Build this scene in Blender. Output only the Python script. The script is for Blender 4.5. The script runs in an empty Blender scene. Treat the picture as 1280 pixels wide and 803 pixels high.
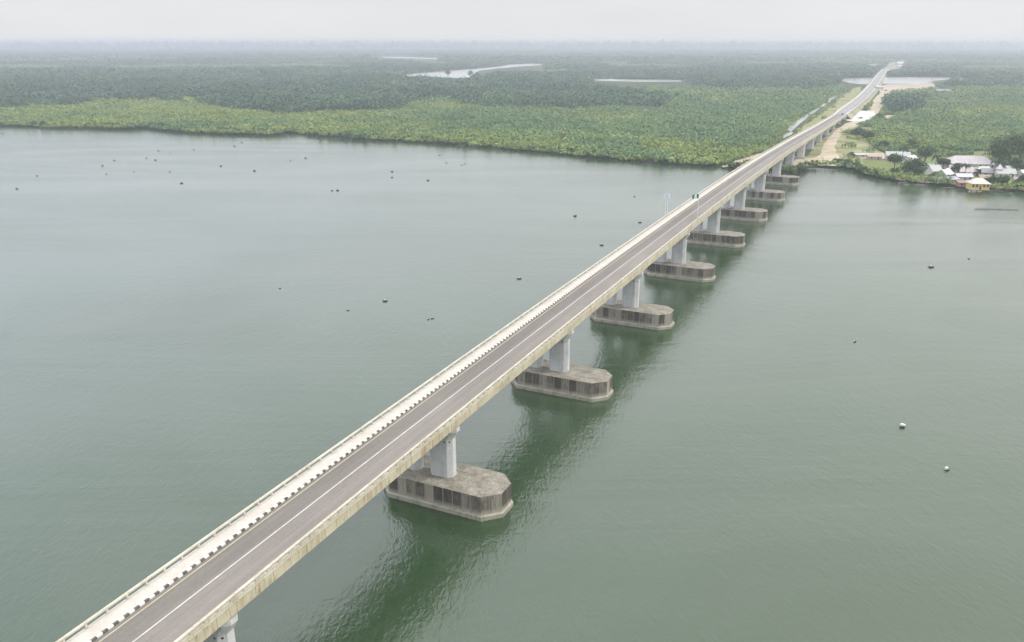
import bpy, bmesh, math, random
import numpy as np
from mathutils import Vector, Matrix
from mathutils.geometry import tessellate_polygon
R = math.radians
random.seed(7); rng = np.random.default_rng(11)
S = bpy.context.scene; C = S.collection

# ------------------------------------------------------------------ camera
CAMH = 75.0; FPX = 1035.06; PITCH = 0.326772
cam_d = bpy.data.cameras.new('camera'); cam = bpy.data.objects.new('camera', cam_d); C.objects.link(cam)
cam.location = (0, 0, CAMH); cam.rotation_euler = (math.pi/2 - PITCH, 0, 0)
cam_d.sensor_width = 36; cam_d.lens = FPX/1280*36; cam_d.clip_start = 1; cam_d.clip_end = 90000
S.camera = cam

# ------------------------------------------------------------------ world
SUN_EL, SUN_AZ = R(46), R(88)          # azimuth clockwise from +Y (straight ahead)
w = bpy.data.worlds.new('World'); S.world = w; w.use_nodes = True
nt = w.node_tree; nt.nodes.clear(); N = nt.nodes.new; Lk = nt.links.new
out = N('ShaderNodeOutputWorld'); bg = N('ShaderNodeBackground'); bg.inputs[1].default_value = 0.1
sky = N('ShaderNodeTexSky'); sky.sky_type = 'NISHITA'; sky.sun_disc = False
sky.sun_elevation = SUN_EL; sky.sun_rotation = SUN_AZ; sky.air_density = 1.5; sky.dust_density = 5; sky.altitude = 50
hs = N('ShaderNodeHueSaturation'); hs.inputs['Saturation'].default_value = 0.35
Lk(sky.outputs[0], hs.inputs['Color'])
tc = N('ShaderNodeTexCoord'); sep = N('ShaderNodeSeparateXYZ'); Lk(tc.outputs['Generated'], sep.inputs[0])
mr = N('ShaderNodeMapRange'); mr.inputs[1].default_value = 0.0; mr.inputs[2].default_value = 0.6
Lk(sep.outputs['Z'], mr.inputs[0])
ramp = N('ShaderNodeValToRGB'); Lk(mr.outputs[0], ramp.inputs[0])
e = ramp.color_ramp.elements
e[0].position = 0.0; e[0].color = (0.70, 0.705, 0.715, 1)
e[1].position = 1.0; e[1].color = (1.34, 1.36, 1.40, 1)
mid = ramp.color_ramp.elements.new(0.10); mid.color = (0.71, 0.715, 0.725, 1)
low2 = ramp.color_ramp.elements.new(0.24); low2.color = (0.98, 1.0, 1.05, 1)
m2_ = ramp.color_ramp.elements.new(0.45); m2_.color = (1.26, 1.29, 1.36, 1)
mp = N('ShaderNodeMapping'); mp.inputs['Scale'].default_value = (1.5, 1.5, 9); Lk(tc.outputs['Generated'], mp.inputs[0])
cn = N('ShaderNodeTexNoise'); cn.inputs['Scale'].default_value = 2.2; cn.inputs['Detail'].default_value = 4; Lk(mp.outputs[0], cn.inputs['Vector'])
cr = N('ShaderNodeMapRange'); cr.inputs[1].default_value = 0.3; cr.inputs[2].default_value = 0.7; cr.inputs[3].default_value = 9.6; cr.inputs[4].default_value = 10.4
Lk(cn.outputs['Fac'], cr.inputs[0])
sc_ = N('ShaderNodeVectorMath'); sc_.operation = 'SCALE'; Lk(ramp.outputs[0], sc_.inputs[0]); Lk(cr.outputs[0], sc_.inputs['Scale'])
az = N('ShaderNodeMapRange'); az.inputs[1].default_value = -0.6; az.inputs[2].default_value = 0.5; Lk(sep.outputs['X'], az.inputs[0])
side_ = N('ShaderNodeMixRGB'); Lk(az.outputs[0], side_.inputs[0]); side_.inputs[1].default_value = (1.02, 1.05, 1.13, 1); side_.inputs[2].default_value = (1.0, 0.975, 0.925, 1)
low_ = N('ShaderNodeMapRange'); low_.inputs[1].default_value = 0.05; low_.inputs[2].default_value = 0.2; Lk(sep.outputs['Z'], low_.inputs[0])
tint_ = N('ShaderNodeMixRGB'); Lk(low_.outputs[0], tint_.inputs[0]); tint_.inputs[1].default_value = (1, 1, 1, 1); Lk(side_.outputs[0], tint_.inputs[2])
mul_ = N('ShaderNodeMixRGB'); mul_.blend_type = 'MULTIPLY'; mul_.inputs[0].default_value = 1; Lk(sc_.outputs[0], mul_.inputs[1]); Lk(tint_.outputs[0], mul_.inputs[2])
mx = N('ShaderNodeMixRGB'); mx.inputs[0].default_value = 0.93; Lk(hs.outputs[0], mx.inputs[1]); Lk(mul_.outputs[0], mx.inputs[2])
Lk(mx.outputs[0], bg.inputs[0]); Lk(bg.outputs[0], out.inputs[0])

sd = bpy.data.lights.new('sun', 'SUN'); so = bpy.data.objects.new('sun', sd); C.objects.link(so)
sd.energy = 1.5; sd.angle = R(16); sd.color = (1, 0.96, 0.9)
dirv = Vector((math.sin(SUN_AZ)*math.cos(SUN_EL), math.cos(SUN_AZ)*math.cos(SUN_EL), math.sin(SUN_EL)))
so.rotation_euler = dirv.to_track_quat('Z', 'Y').to_euler(); so.location = (0, 0, 300)

S.view_settings.view_transform = 'Standard'; S.view_settings.look = 'None'
S.view_settings.exposure = 0.27; S.view_settings.gamma = 1; S.view_settings.use_curve_mapping = False
S.render.engine = 'CYCLES'
cy = S.cycles; cy.use_denoising = True; cy.max_bounces = 5; cy.diffuse_bounces = 2; cy.glossy_bounces = 2
cy.transmission_bounces = 1; cy.volume_bounces = 0; cy.caustics_reflective = False; cy.caustics_refractive = False

# ------------------------------------------------------------------ geometry of the view: metres on the ground
ALPHA = 0.443414                       # heading of the bridge, clockwise from +Y
D = np.array([math.sin(ALPHA), math.cos(ALPHA)]); T = np.array([math.cos(ALPHA), -math.sin(ALPHA)])
def B(s, t, z=0.0):
    "bridge coordinates (along, across) -> world"
    return (s*D[0]+t*T[0], s*D[1]+t*T[1], z)
cp, sp = math.cos(PITCH), math.sin(PITCH)
def G(x, y, z=0.0):
    "surveyed point of the plan -> world"
    u = (x-640)/FPX; v = (401.5-y)/FPX
    dy = cp+v*sp; dz = -sp+v*cp; k = (z-CAMH)/dz
    return (u*k, dy*k, z)
def PX(P):
    P = np.asarray(P, float); x, y, z = P[..., 0], P[..., 1], P[..., 2]-CAMH
    zc = y*cp-z*sp; yc = y*sp+z*cp
    return 640+FPX*x/zc, 401.5-FPX*yc/zc

# ------------------------------------------------------------------ material helpers
class Mat:
    def __init__(s, name, rough=0.8, spec=0.3):
        s.m = bpy.data.materials.new(name); s.m.use_nodes = True; s.t = s.m.node_tree
        s.b = s.t.nodes['Principled BSDF']; s.b.inputs['Roughness'].default_value = rough
        s.b.inputs['Specular IOR Level'].default_value = spec
    def n(s, kind, **kw):
        nd = s.t.nodes.new('ShaderNode'+kind)
        for k, v in kw.items():
            if hasattr(nd, k): setattr(nd, k, v)
            else: nd.inputs[k.replace('_', ' ')].default_value = v
        return nd
    def l(s, a, b): s.t.links.new(a, b)
    def coord(s, which='Object', scale=(1, 1, 1)):
        if which == 'World': g = s.n('NewGeometry').outputs['Position']
        else: g = s.n('TexCoord').outputs[which]
        mp = s.n('Mapping'); mp.inputs['Scale'].default_value = scale; s.l(g, mp.inputs[0]); return mp.outputs[0]
    def noise(s, vec, scale, detail=5, rough=0.6, dist=0.0):
        nd = s.n('TexNoise'); nd.inputs['Scale'].default_value = scale; nd.inputs['Detail'].default_value = detail
        nd.inputs['Roughness'].default_value = rough; nd.inputs['Distortion'].default_value = dist
        s.l(vec, nd.inputs['Vector']); return nd.outputs['Fac']
    def ramp(s, fac, stops):
        r = s.n('ValToRGB'); s.l(fac, r.inputs[0]); el = r.color_ramp.elements
        while len(el) < len(stops): el.new(0.5)
        for q, (p, c) in zip(el, stops):
            q.position = p; q.color = (c, c, c, 1) if isinstance(c, (int, float)) else tuple(c)+(1,)
        return r.outputs[0]
    def mix(s, f, a, b, mode='MIX'):
        m = s.n('MixRGB'); m.blend_type = mode
        for i, v in ((0, f), (1, a), (2, b)):
            if isinstance(v, (int, float)): m.inputs[i].default_value = v if i == 0 else (v, v, v, 1)
            elif isinstance(v, tuple): m.inputs[i].default_value = v+(1,)
            else: s.l(v, m.inputs[i])
        return m.outputs[0]
    def math(s, op, a, b=0.0, c=None):
        m = s.n('Math'); m.operation = op
        for i, v in enumerate((a, b) if c is None else (a, b, c)):
            if isinstance(v, (int, float)): m.inputs[i].default_value = v
            else: s.l(v, m.inputs[i])
        return m.outputs[0]
    def color(s, c):
        if isinstance(c, tuple): s.b.inputs['Base Color'].default_value = c+(1,)
        else: s.l(c, s.b.inputs['Base Color'])
    def bump(s, h, strength=0.3, dist=0.1):
        b = s.n('Bump'); b.inputs['Strength'].default_value = strength; b.inputs['Distance'].default_value = dist
        s.l(h, b.inputs['Height']); s.l(b.outputs[0], s.b.inputs['Normal'])

def mottled(name, a, b, scale, rough=0.85, which='Object', vscale=(1, 1, 1), bump=0.2):
    m = Mat(name, rough); v = m.coord(which, vscale); n1 = m.noise(v, scale, 6, 0.65)
    m.color(m.ramp(n1, [(0.3, a), (0.7, b)]))
    if bump: m.bump(m.noise(v, scale*6, 3), bump, 0.05)
    return m.m

# --- concrete, asphalt
def mk_stained(name, base, base2, rust, amt, streak=3.0):
    m = Mat(name, 0.75, 0.3); v = m.coord()
    vs = m.coord('Object', (1.2, 1.2, 0.12)) ; big = m.noise(v, 0.35, 5, 0.65); st = m.noise(vs, streak, 5, 0.7)
    col = m.ramp(big, [(0.3, base), (0.72, base2)])
    k = m.ramp(m.math('MULTIPLY', st, m.math('ADD', big, 0.5)), [(0.5, 0.0), (0.72, amt)])
    col = m.mix(k, col, rust)
    fine = m.ramp(m.noise(v, 3.0, 6, 0.7), [(0.3, 0.86), (0.7, 1.06)])
    m.color(m.mix(1.0, col, fine, 'MULTIPLY')); m.bump(m.noise(v, 6, 4), 0.25, 0.03)
    return m.m
M = {}
M['fascia'] = mk_stained('stained cream concrete', (0.64, 0.585, 0.44), (0.50, 0.445, 0.31), (0.30, 0.20, 0.12), 0.8, 1.6)
M['rail'] = mk_stained('pale painted concrete', (0.63, 0.595, 0.50), (0.51, 0.47, 0.37), (0.32, 0.26, 0.18), 0.6, 2.0)
M['walk'] = mk_stained('whitewashed walkway', (0.62, 0.585, 0.53), (0.53, 0.49, 0.43), (0.50, 0.45, 0.37), 0.45, 0.8)
M['pier'] = mk_stained('light grey pier concrete', (0.66, 0.665, 0.665), (0.52, 0.525, 0.52), (0.36, 0.36, 0.34), 0.45, 1.2)
M['pale'] = mk_stained('white pier concrete', (0.74, 0.74, 0.72), (0.62, 0.61, 0.58), (0.40, 0.38, 0.34), 0.4, 1.2)
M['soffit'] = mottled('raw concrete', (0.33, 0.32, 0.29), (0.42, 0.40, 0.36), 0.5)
M['black'] = mottled('black kerb paint', (0.06, 0.058, 0.055), (0.19, 0.175, 0.155), 1.2)
M['white'] = mottled('white kerb paint', (0.72, 0.70, 0.64), (0.84, 0.82, 0.78), 2.0)
M['line_white'] = mottled('white road paint', (0.46, 0.44, 0.42), (0.72, 0.70, 0.68), 0.9)
M['line_cream'] = mottled('faded yellow road paint', (0.46, 0.41, 0.27), (0.60, 0.55, 0.38), 0.8)
M['hole'] = mottled('dark hole', (0.02, 0.02, 0.02), (0.03, 0.03, 0.03), 2.0, bump=0)

m = Mat('worn grey asphalt', 0.9, 0.25); v = m.coord(); sx = m.n('SeparateXYZ'); m.l(v, sx.inputs[0])
lanes = m.noise(m.coord('Object', (0.9, 0.012, 1)), 1.4, 4, 0.6)
blot = m.noise(m.coord('Object', (0.16, 0.03, 1)), 1.0, 6, 0.7)
fine = m.noise(v, 2.2, 6, 0.75)
c0 = m.ramp(lanes, [(0.3, (0.185, 0.166, 0.148)), (0.7, (0.272, 0.247, 0.223))])
c0 = m.mix(0.5, c0, m.ramp(blot, [(0.3, (0.160, 0.143, 0.126)), (0.7, (0.295, 0.268, 0.240))]))
side = m.n('MapRange'); side.inputs[1].default_value = -68.2; side.inputs[2].default_value = -66.6; side.inputs[3].default_value = 0.84; side.inputs[4].default_value = 1.06
m.l(sx.outputs[0], side.inputs[0])
c0 = m.mix(1.0, c0, side.outputs[0], 'MULTIPLY')
jl = m.math('LESS_THAN', m.math('ABSOLUTE', m.math('ADD', sx.outputs[0], 65.9)), 0.05)
c0 = m.mix(m.math('MULTIPLY', jl, 0.45), c0, (0.12, 0.11, 0.11))
m.color(m.mix(1.0, c0, m.ramp(fine, [(0.25, 0.88), (0.75, 1.10)]), 'MULTIPLY')); m.bump(m.noise(v, 25, 3), 0.3, 0.01)
M['asphalt'] = m.m

# --- pile cap: side walls stained by algae panel by panel
m = Mat('algae stained pile cap concrete', 0.85, 0.3); v = m.coord(); sx = m.n('SeparateXYZ'); m.l(v, sx.inputs[0])
oi = m.n('ObjectInfo')
pa = m.n('Attribute', attribute_name='panel'); pan = pa.outputs['Fac']
cx_ = m.n('CombineXYZ'); m.l(pan, cx_.inputs[0]); m.l(m.math('MULTIPLY', oi.outputs['Random'], 91.0), cx_.inputs[1])
wn = m.n('TexWhiteNoise'); wn.noise_dimensions = '2D'; m.l(cx_.outputs[0], wn.inputs['Vector'])
off = m.n('VectorMath'); off.operation = 'ADD'; m.l(v, off.inputs[0]); m.l(oi.outputs['Random'], off.inputs[1])
oc = m.n('CombineXYZ'); m.l(m.math('MULTIPLY', oi.outputs['Random'], 60.0), oc.inputs[0])
off2 = m.n('VectorMath'); off2.operation = 'ADD'; m.l(v, off2.inputs[0]); m.l(oc.outputs[0], off2.inputs[1])
mpz = m.n('Mapping'); mpz.inputs['Scale'].default_value = (2.6, 2.6, 0.35); m.l(off2.outputs[0], mpz.inputs[0])
stre = m.noise(mpz.outputs[0], 1.0, 6, 0.75)
blo = m.noise(off2.outputs[0], 0.5, 6, 0.7)
zf = m.n('MapRange'); zf.inputs[1].default_value = 0.9; zf.inputs[2].default_value = 1.9; m.l(sx.outputs[2], zf.inputs[0])
st = m.math('MULTIPLY_ADD', m.math('SUBTRACT', wn.outputs['Value'], 0.28), 0.32, m.math('MULTIPLY_ADD', stre, 0.75, m.math('MULTIPLY', blo, 0.45)))
st = m.math('MULTIPLY', m.math('MULTIPLY', m.ramp(st, [(0.50, 0.0), (0.72, 0.95)]), zf.outputs[0]), m.math('ADD', 0.45, m.math('MULTIPLY', m.math('GREATER_THAN', pan, -0.5), 0.55)))
basec = m.mix(1.0, m.ramp(blo, [(0.3, (0.34, 0.30, 0.24)), (0.7, (0.56, 0.52, 0.43))]), m.ramp(stre, [(0.3, 0.65), (0.65, 1.1)]), 'MULTIPLY')
cside = m.mix(st, basec, m.ramp(stre, [(0.35, (0.034, 0.031, 0.028)), (0.75, (0.15, 0.128, 0.105))]))
topc = m.ramp(m.noise(off2.outputs[0], 0.45, 9, 0.78, 0.15), [(0.32, (0.16, 0.145, 0.115)), (0.48, (0.29, 0.265, 0.215)), (0.68, (0.50, 0.47, 0.40))])
topc = m.mix(1.0, topc, m.ramp(m.noise(off2.outputs[0], 3.5, 6, 0.8), [(0.35, 0.55), (0.65, 1.2)]), 'MULTIPLY')
gn = m.n('NewGeometry'); sn = m.n('SeparateXYZ'); m.l(gn.outputs['Normal'], sn.inputs[0])
isTop = m.math('GREATER_THAN', sn.outputs[2], 0.6)
m.color(m.mix(isTop, cside, topc)); m.bump(m.noise(v, 5, 5), 0.4, 0.05)
M['cap'] = m.m
M['ledge'] = mk_stained('tide washed concrete ledge', (0.44, 0.41, 0.33), (0.30, 0.29, 0.23), (0.12, 0.14, 0.09), 0.8, 2.0)

# --- water
m = Mat('river water', 0.09, 0.5)
m.b.inputs['IOR'].default_value = 1.85
vw = m.coord('World')
mps = m.n('Mapping'); mps.inputs['Rotation'].default_value = (0, 0, R(-8)); mps.inputs['Scale'].default_value = (0.22, 1.0, 1); m.l(vw, mps.inputs[0])
sw = m.noise(mps.outputs[0], 0.020, 5, 0.6, 1.2)
body = m.ramp(m.noise(vw, 0.0075, 5, 0.6, 0.8), [(0.34, (0.016, 0.050, 0.012)), (0.66, (0.046, 0.076, 0.040))])
m.color(body)
mpw = m.n('Mapping'); mpw.inputs['Rotation'].default_value = (0, 0, R(28)); mpw.inputs['Scale'].default_value = (1.0, 0.45, 1); m.l(vw, mpw.inputs[0])
r1 = m.noise(mpw.outputs[0], 0.55, 6, 0.62, 0.4)
r2 = m.noise(mpw.outputs[0], 0.13, 4, 0.55); r3 = m.noise(mpw.outputs[0], 1.7, 3, 0.6)
calm = m.ramp(sw, [(0.36, 0.45), (0.6, 1.0)])
hgt = m.math('MULTIPLY', m.math('ADD', m.math('MULTIPLY', r3, 0.36), m.math('ADD', m.math('MULTIPLY', r1, 0.55), m.math('MULTIPLY', r2, 0.20))), calm)
bw = m.n('Bump'); bw.inputs['Strength'].default_value = 1.0; bw.inputs['Distance'].default_value = 0.27
m.l(hgt, bw.inputs['Height']); m.l(bw.outputs[0], m.b.inputs['Normal'])
m.l(m.ramp(sw, [(0.3, 0.09), (0.7, 0.17)]), m.b.inputs['Roughness'])
M['water'] = m.m
m = Mat('silty creek water with painted glare', 0.22, 0.5); m.color((0.34, 0.35, 0.34)); m.bump(m.noise(m.coord('World'), 0.4, 4), 0.15, 0.05)  # silty base colour lightened to paint in the bright sky reflection
M['creek'] = m.m

# --- ground
m = Mat('marsh ground', 0.95, 0.1); vw = m.coord('World')
g1 = m.noise(vw, 0.006, 6, 0.6); g2 = m.noise(vw, 0.08, 6, 0.7)
c = m.ramp(g1, [(0.35, (0.040, 0.060, 0.026)), (0.65, (0.075, 0.105, 0.036))])
c = m.mix(1.0, c, m.ramp(g2, [(0.3, 0.6), (0.7, 1.3)]), 'MULTIPLY')
sn = m.n('SeparateXYZ'); m.l(m.n('NewGeometry').outputs['Position'], sn.inputs[0])
bank = m.n('MapRange'); bank.inputs[1].default_value = 0.55; bank.inputs[2].default_value = 0.9; m.l(sn.outputs[2], bank.inputs[0])
m.color(m.mix(bank.outputs[0], (0.10, 0.085, 0.06), c)); M['land'] = m.m
M['grass'] = mottled('rough green grass', (0.12, 0.15, 0.045), (0.40, 0.36, 0.19), 0.05, 0.95, 'World')
M['meadow'] = mottled('village grass', (0.09, 0.13, 0.035), (0.22, 0.24, 0.08), 0.06, 0.95, 'World')
M['sand'] = mottled('pale sand track', (0.30, 0.25, 0.15), (0.62, 0.53, 0.40), 0.09, 0.95, 'World')
M['pad'] = mottled('pale gravel yard', (0.52, 0.51, 0.48), (0.72, 0.70, 0.66), 0.10, 0.95, 'World')
M['road2'] = mottled('grey road', (0.25, 0.24, 0.245), (0.34, 0.33, 0.33), 0.06, 0.9, 'World')
M['shoulder'] = mottled('pale road shoulder', (0.50, 0.48, 0.42), (0.66, 0.63, 0.56), 0.1, 0.9, 'World')
M['dry'] = mottled('dry sandy scrubland', (0.17, 0.18, 0.08), (0.46, 0.41, 0.31), 0.03, 0.95, 'World')
M['redearth'] = mottled('pinkish earth', (0.30, 0.24, 0.17), (0.55, 0.47, 0.38), 0.03, 0.95, 'World')

# --- foliage: one colour per crown through the 'tint' attribute
def foliage(name, dark, lite, accent, acc_scale=0.004, acc=(0.55, 0.7)):
    m = Mat(name, 0.75, 0.15); a = m.n('Attribute', attribute_name='tint'); vw = m.coord('World')
    base = m.ramp(a.outputs['Fac'], [(0.0, dark), (1.0, lite)])
    k = m.ramp(m.noise(vw, acc_scale, 5, 0.6, 0.5), [(acc[0], 0.0), (acc[1], 1.0)])
    base = m.mix(m.math('MULTIPLY', k, 0.75), base, accent)
    fine = m.ramp(m.noise(vw, 0.12, 5, 0.75), [(0.3, 0.78), (0.7, 1.2)])
    m.color(m.mix(1.0, base, fine, 'MULTIPLY')); return m.m
M['scrub'] = foliage('yellow green mangrove', (0.19, 0.26, 0.060), (0.30, 0.36, 0.11), (0.14, 0.24, 0.085), 0.010, (0.46, 0.66))
M['scrub2'] = foliage('mid green mangrove', (0.105, 0.19, 0.075), (0.18, 0.28, 0.105), (0.30, 0.35, 0.10), 0.007, (0.50, 0.68))
M['forest'] = foliage('dark green forest', (0.040, 0.090, 0.055), (0.105, 0.18, 0.090), (0.14, 0.22, 0.09), 0.004, (0.55, 0.7))
M['fringe'] = foliage('shaded mangrove fringe', (0.022, 0.045, 0.026), (0.085, 0.12, 0.055), (0.05, 0.08, 0.04), 0.02)  # darker leaf colours paint in the shadow band along the waterline
M['farforest'] = foliage('far forest', (0.045, 0.095, 0.055), (0.090, 0.150, 0.080), (0.19, 0.24, 0.13), 0.0011, (0.54, 0.62))
M['leaf'] = foliage('tree leaves', (0.028, 0.060, 0.026), (0.085, 0.135, 0.048), (0.06, 0.10, 0.04), 0.02)
M['leaf_olive'] = foliage('olive tree leaves', (0.075, 0.09, 0.035), (0.17, 0.17, 0.075), (0.10, 0.13, 0.05), 0.05)
M['bark'] = mottled('bark', (0.10, 0.08, 0.06), (0.20, 0.17, 0.13), 2.0)

def flat(name, c, rough=0.6, spec=0.4, var=0.15, scale=0.8):
    a = tuple(x*(1-var) for x in c); b = tuple(min(1, x*(1+var)) for x in c)
    return mottled(name, a, b, scale, rough)

# ------------------------------------------------------------------ mesh helpers
class MB:
    def __init__(s): s.v = []; s.f = []; s.m = []
    def face(s, pts, mi=0):
        b = len(s.v); s.v += [tuple(p) for p in pts]; s.f.append(tuple(range(b, b+len(pts)))); s.m.append(mi)
    def prism(s, poly, z0, z1, mi=0, top=None, cap=True):
        "poly CCW in xy; top: optional polygon for the upper ring"
        top = top or poly; n = len(poly); b = len(s.v)
        s.v += [(x, y, z0) for x, y in poly]+[(x, y, z1) for x, y in top]
        for i in range(n):
            j = (i+1) % n; s.f.append((b+i, b+j, b+n+j, b+n+i)); s.m.append(mi)
        if cap: s.f.append(tuple(b+n+i for i in range(n))); s.m.append(mi); s.f.append(tuple(b+i for i in reversed(range(n)))); s.m.append(mi)
    def box(s, x0, x1, y0, y1, z0, z1, mi=0):
        s.prism([(x0, y0), (x1, y0), (x1, y1), (x0, y1)], z0, z1, mi)
    def tube(s, p0, p1, r0, r1, n=6, mi=0):
        p0 = Vector(p0); p1 = Vector(p1); d = (p1-p0).normalized(); u = d.orthogonal().normalized(); w_ = d.cross(u); b = len(s.v)
        for p, r in ((p0, r0), (p1, r1)):
            for i in range(n):
                a = 2*math.pi*i/n; s.v.append(tuple(p+u*math.cos(a)*r+w_*math.sin(a)*r))
        for i in range(n):
            j = (i+1) % n; s.f.append((b+i, b+j, b+n+j, b+n+i)); s.m.append(mi)
        s.f.append(tuple(b+n+i for i in range(n))); s.m.append(mi); s.f.append(tuple(b+i for i in reversed(range(n)))); s.m.append(mi)
    def build(s, name, mats, parent=None):
        me = bpy.data.meshes.new(name); me.from_pydata(s.v, [], s.f)
        if not isinstance(mats, (list, tuple)): mats = [mats]
        for x in mats: me.materials.append(x)
        if len(mats) > 1: me.polygons.foreach_set('material_index', s.m)
        me.update(); o = bpy.data.objects.new(name, me); C.objects.link(o)
        if parent: o.parent = parent
        return o
def tag(o, label=None, cat=None, group=None, kind=None):
    if label: o['label'] = label
    if cat: o['category'] = cat
    if group: o['group'] = group
    if kind: o['kind'] = kind
    return o
def empty(name, loc=(0, 0, 0), rz=0.0):
    o = bpy.data.objects.new(name, None); C.objects.link(o); o.location = loc; o.rotation_euler = (0, 0, rz); return o
def copy_tree(o, parent=None):
    c = o.copy(); C.objects.link(c)
    if parent: c.parent = parent
    for ch in list(o.children): copy_tree(ch, c)
    return c
def inpoly(px, py, poly):
    r = np.zeros(px.shape, bool); n = len(poly)
    for i in range(n):
        x1, y1 = poly[i]; x2, y2 = poly[(i+1) % n]
        if y1 == y2: continue
        cnd = ((y1 > py) != (y2 > py)) & (px < (x2-x1)*(py-y1)/(y2-y1)+x1); r ^= cnd
    return r
def wiggle(pts, step=8, amp=1.0, seed=0, closed=True):
    "roughen an outline given in plan pixels"
    rr = random.Random(seed); o = []; n = len(pts)
    for i in range(n if closed else n-1):
        a = pts[i]; b = pts[(i+1) % n]; L = math.dist(a, b); k = max(1, int(L/step))
        for j in range(k):
            f = j/k; am = amp if j else amp*0.3
            o.append((a[0]+(b[0]-a[0])*f+rr.uniform(-2, 2)*am, a[1]+(b[1]-a[1])*f+rr.uniform(-.35, .35)*am))
    if not closed: o.append(pts[-1])
    return o
def sheet(name, pts3, mat, skirt=0.0, kind='structure'):
    tri = tessellate_polygon([[Vector(p) for p in pts3]]); n = len(pts3)
    v = list(pts3); f = []
    for t_ in tri:
        a, b, c_ = (Vector(v[i]) for i in t_)
        f.append(t_ if (b-a).cross(c_-a).z > 0 else (t_[0], t_[2], t_[1]))
    if skirt:
        v += [(x, y, z-skirt) for x, y, z in pts3]
        f += [(i, (i+1) % n, n+(i+1) % n, n+i) for i in range(n)]
    me = bpy.data.meshes.new(name); me.from_pydata(v, [], f); me.materials.append(mat); me.update()
    o = bpy.data.objects.new(name, me); C.objects.link(o); o['kind'] = kind; return o

# ------------------------------------------------------------------ ground, water
def quad(name, x0, x1, y0, y1, z, mat):
    return sheet(name, [(x0, y0, z), (x1, y0, z), (x1, y1, z), (x0, y1, z)], mat)
quad('river_water', -24000, 24000, -600, 23500, 0.0, M['water'])
quad('river_bed', -24000, 24000, -600, 23500, -3.0, M['redearth'])
shore = [(-420, 150), (-160, 154), (0, 157.5), (40, 158), (60, 160), (110, 160), (150, 161.5), (186, 159.5), (194, 162), (240, 166), (290, 167.5), (335, 168.5), (352, 167.5), (358, 165.8), (368, 166),
         (400, 170), (440, 173), (470, 175), (520, 177), (560, 179.5), (600, 183), (650, 188), (690, 191), (740, 196.5), (800, 201.5), (850, 205.5), (885, 207.5),
         (897, 206), (901, 204.5), (905, 206), (912, 210), (925, 211), (936, 208), (948, 211), (962, 213), (985, 216), (998, 213.5), (1010, 209.5), (1030, 208.5), (1043, 208.5), (1058, 210), (1072, 213),
         (1082, 219), (1100, 223), (1120, 226), (1136, 228), (1150, 228.5), (1170, 231), (1190, 233), (1210, 235.5), (1240, 238), (1280, 240), (1340, 246), (1480, 252), (1700, 262)]
shore_w = wiggle(shore, 7, 0.8, 3, closed=False)
sp3 = [G(x, y, 0.0) for x, y in shore_w]
far_edge = [(16000, 3500, 0), (19000, 22000, 0), (-1500, 22000, 0), (-4200, 14500, 0), (-6500, 9800, 0), (-14000, 8200, 0), (-16000, 4000, 0)]
loop = [Vector(p) for p in sp3+far_edge]
top = []; n = len(loop)
for i, p in enumerate(loop):
    a = loop[i-1]; b = loop[(i+1) % n]; d_ = (b-a).normalized(); inn = Vector((-d_.y, d_.x, 0))   # inland is to the left
    top.append((p.x+inn.x*2.0, p.y+inn.y*2.0, 0.9))
land = sheet('land', top, M['land'])
v2 = [tuple(q) for q in top]+[(p.x-0.0, p.y, -0.8) for p in loop]
mb = MB(); mb.v = v2; mb.f = [(i, n+i, n+(i+1) % n, (i+1) % n) for i in range(n)]; mb.m = [0]*n
tag(mb.build('river_bank', M['land']), kind='structure')

# creeks and lagoons lying in the land (brim full)
creeks = [
 [(497, 95.5), (508, 93.3), (545, 90), (590, 86.5), (625, 83), (638, 80.6), (660, 79.8), (688, 80.2), (688, 81.2), (655, 83), (620, 86), (600, 88.5), (592, 92), (586, 97.5), (566, 97.5), (540, 96)],
 [(463, 70.6), (500, 71), (548, 72.6), (548, 74.2), (505, 73), (463, 71.6)],
 [(742, 99), (765, 98.6), (780, 99.4), (866, 100.2), (866, 102.2), (800, 102.5), (775, 101.8), (742, 101.2)],
 [(596, 98.2), (640, 98.8), (648, 100.3), (600, 100.2)],
 [(1047, 100), (1060, 98.4), (1095, 97.2), (1130, 96.4), (1180, 97), (1192, 97.8), (1190, 99.2), (1165, 101.5), (1168, 103), (1150, 104.8), (1105, 105), (1075, 105.5), (1062, 104)],
 [(1198, 97.6), (1212, 97.5), (1212, 99.6), (1198, 99.8)],
 [(1168, 111), (1190, 111.5), (1190, 114), (1170, 113.5)],
 [(983, 163), (987, 156), (1000, 148), (1012, 140.5), (1016, 138), (1024, 133), (1034, 125.5), (1044, 118.5), (1046.5, 119.3), (1038, 127), (1030, 132.5), (1019, 140), (1010, 146.5), (1001, 154), (993, 161), (989, 165)],
 [(976, 170), (984, 166), (992, 165.5), (990, 168.5), (980, 173)],
]
for i, c_ in enumerate(creeks):
    sheet('creek_water', [G(x, y, 1.0) for x, y in wiggle(c_, 4, 0.6 if i > 6 else 0.35, 20+i)], M['creek'])

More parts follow.
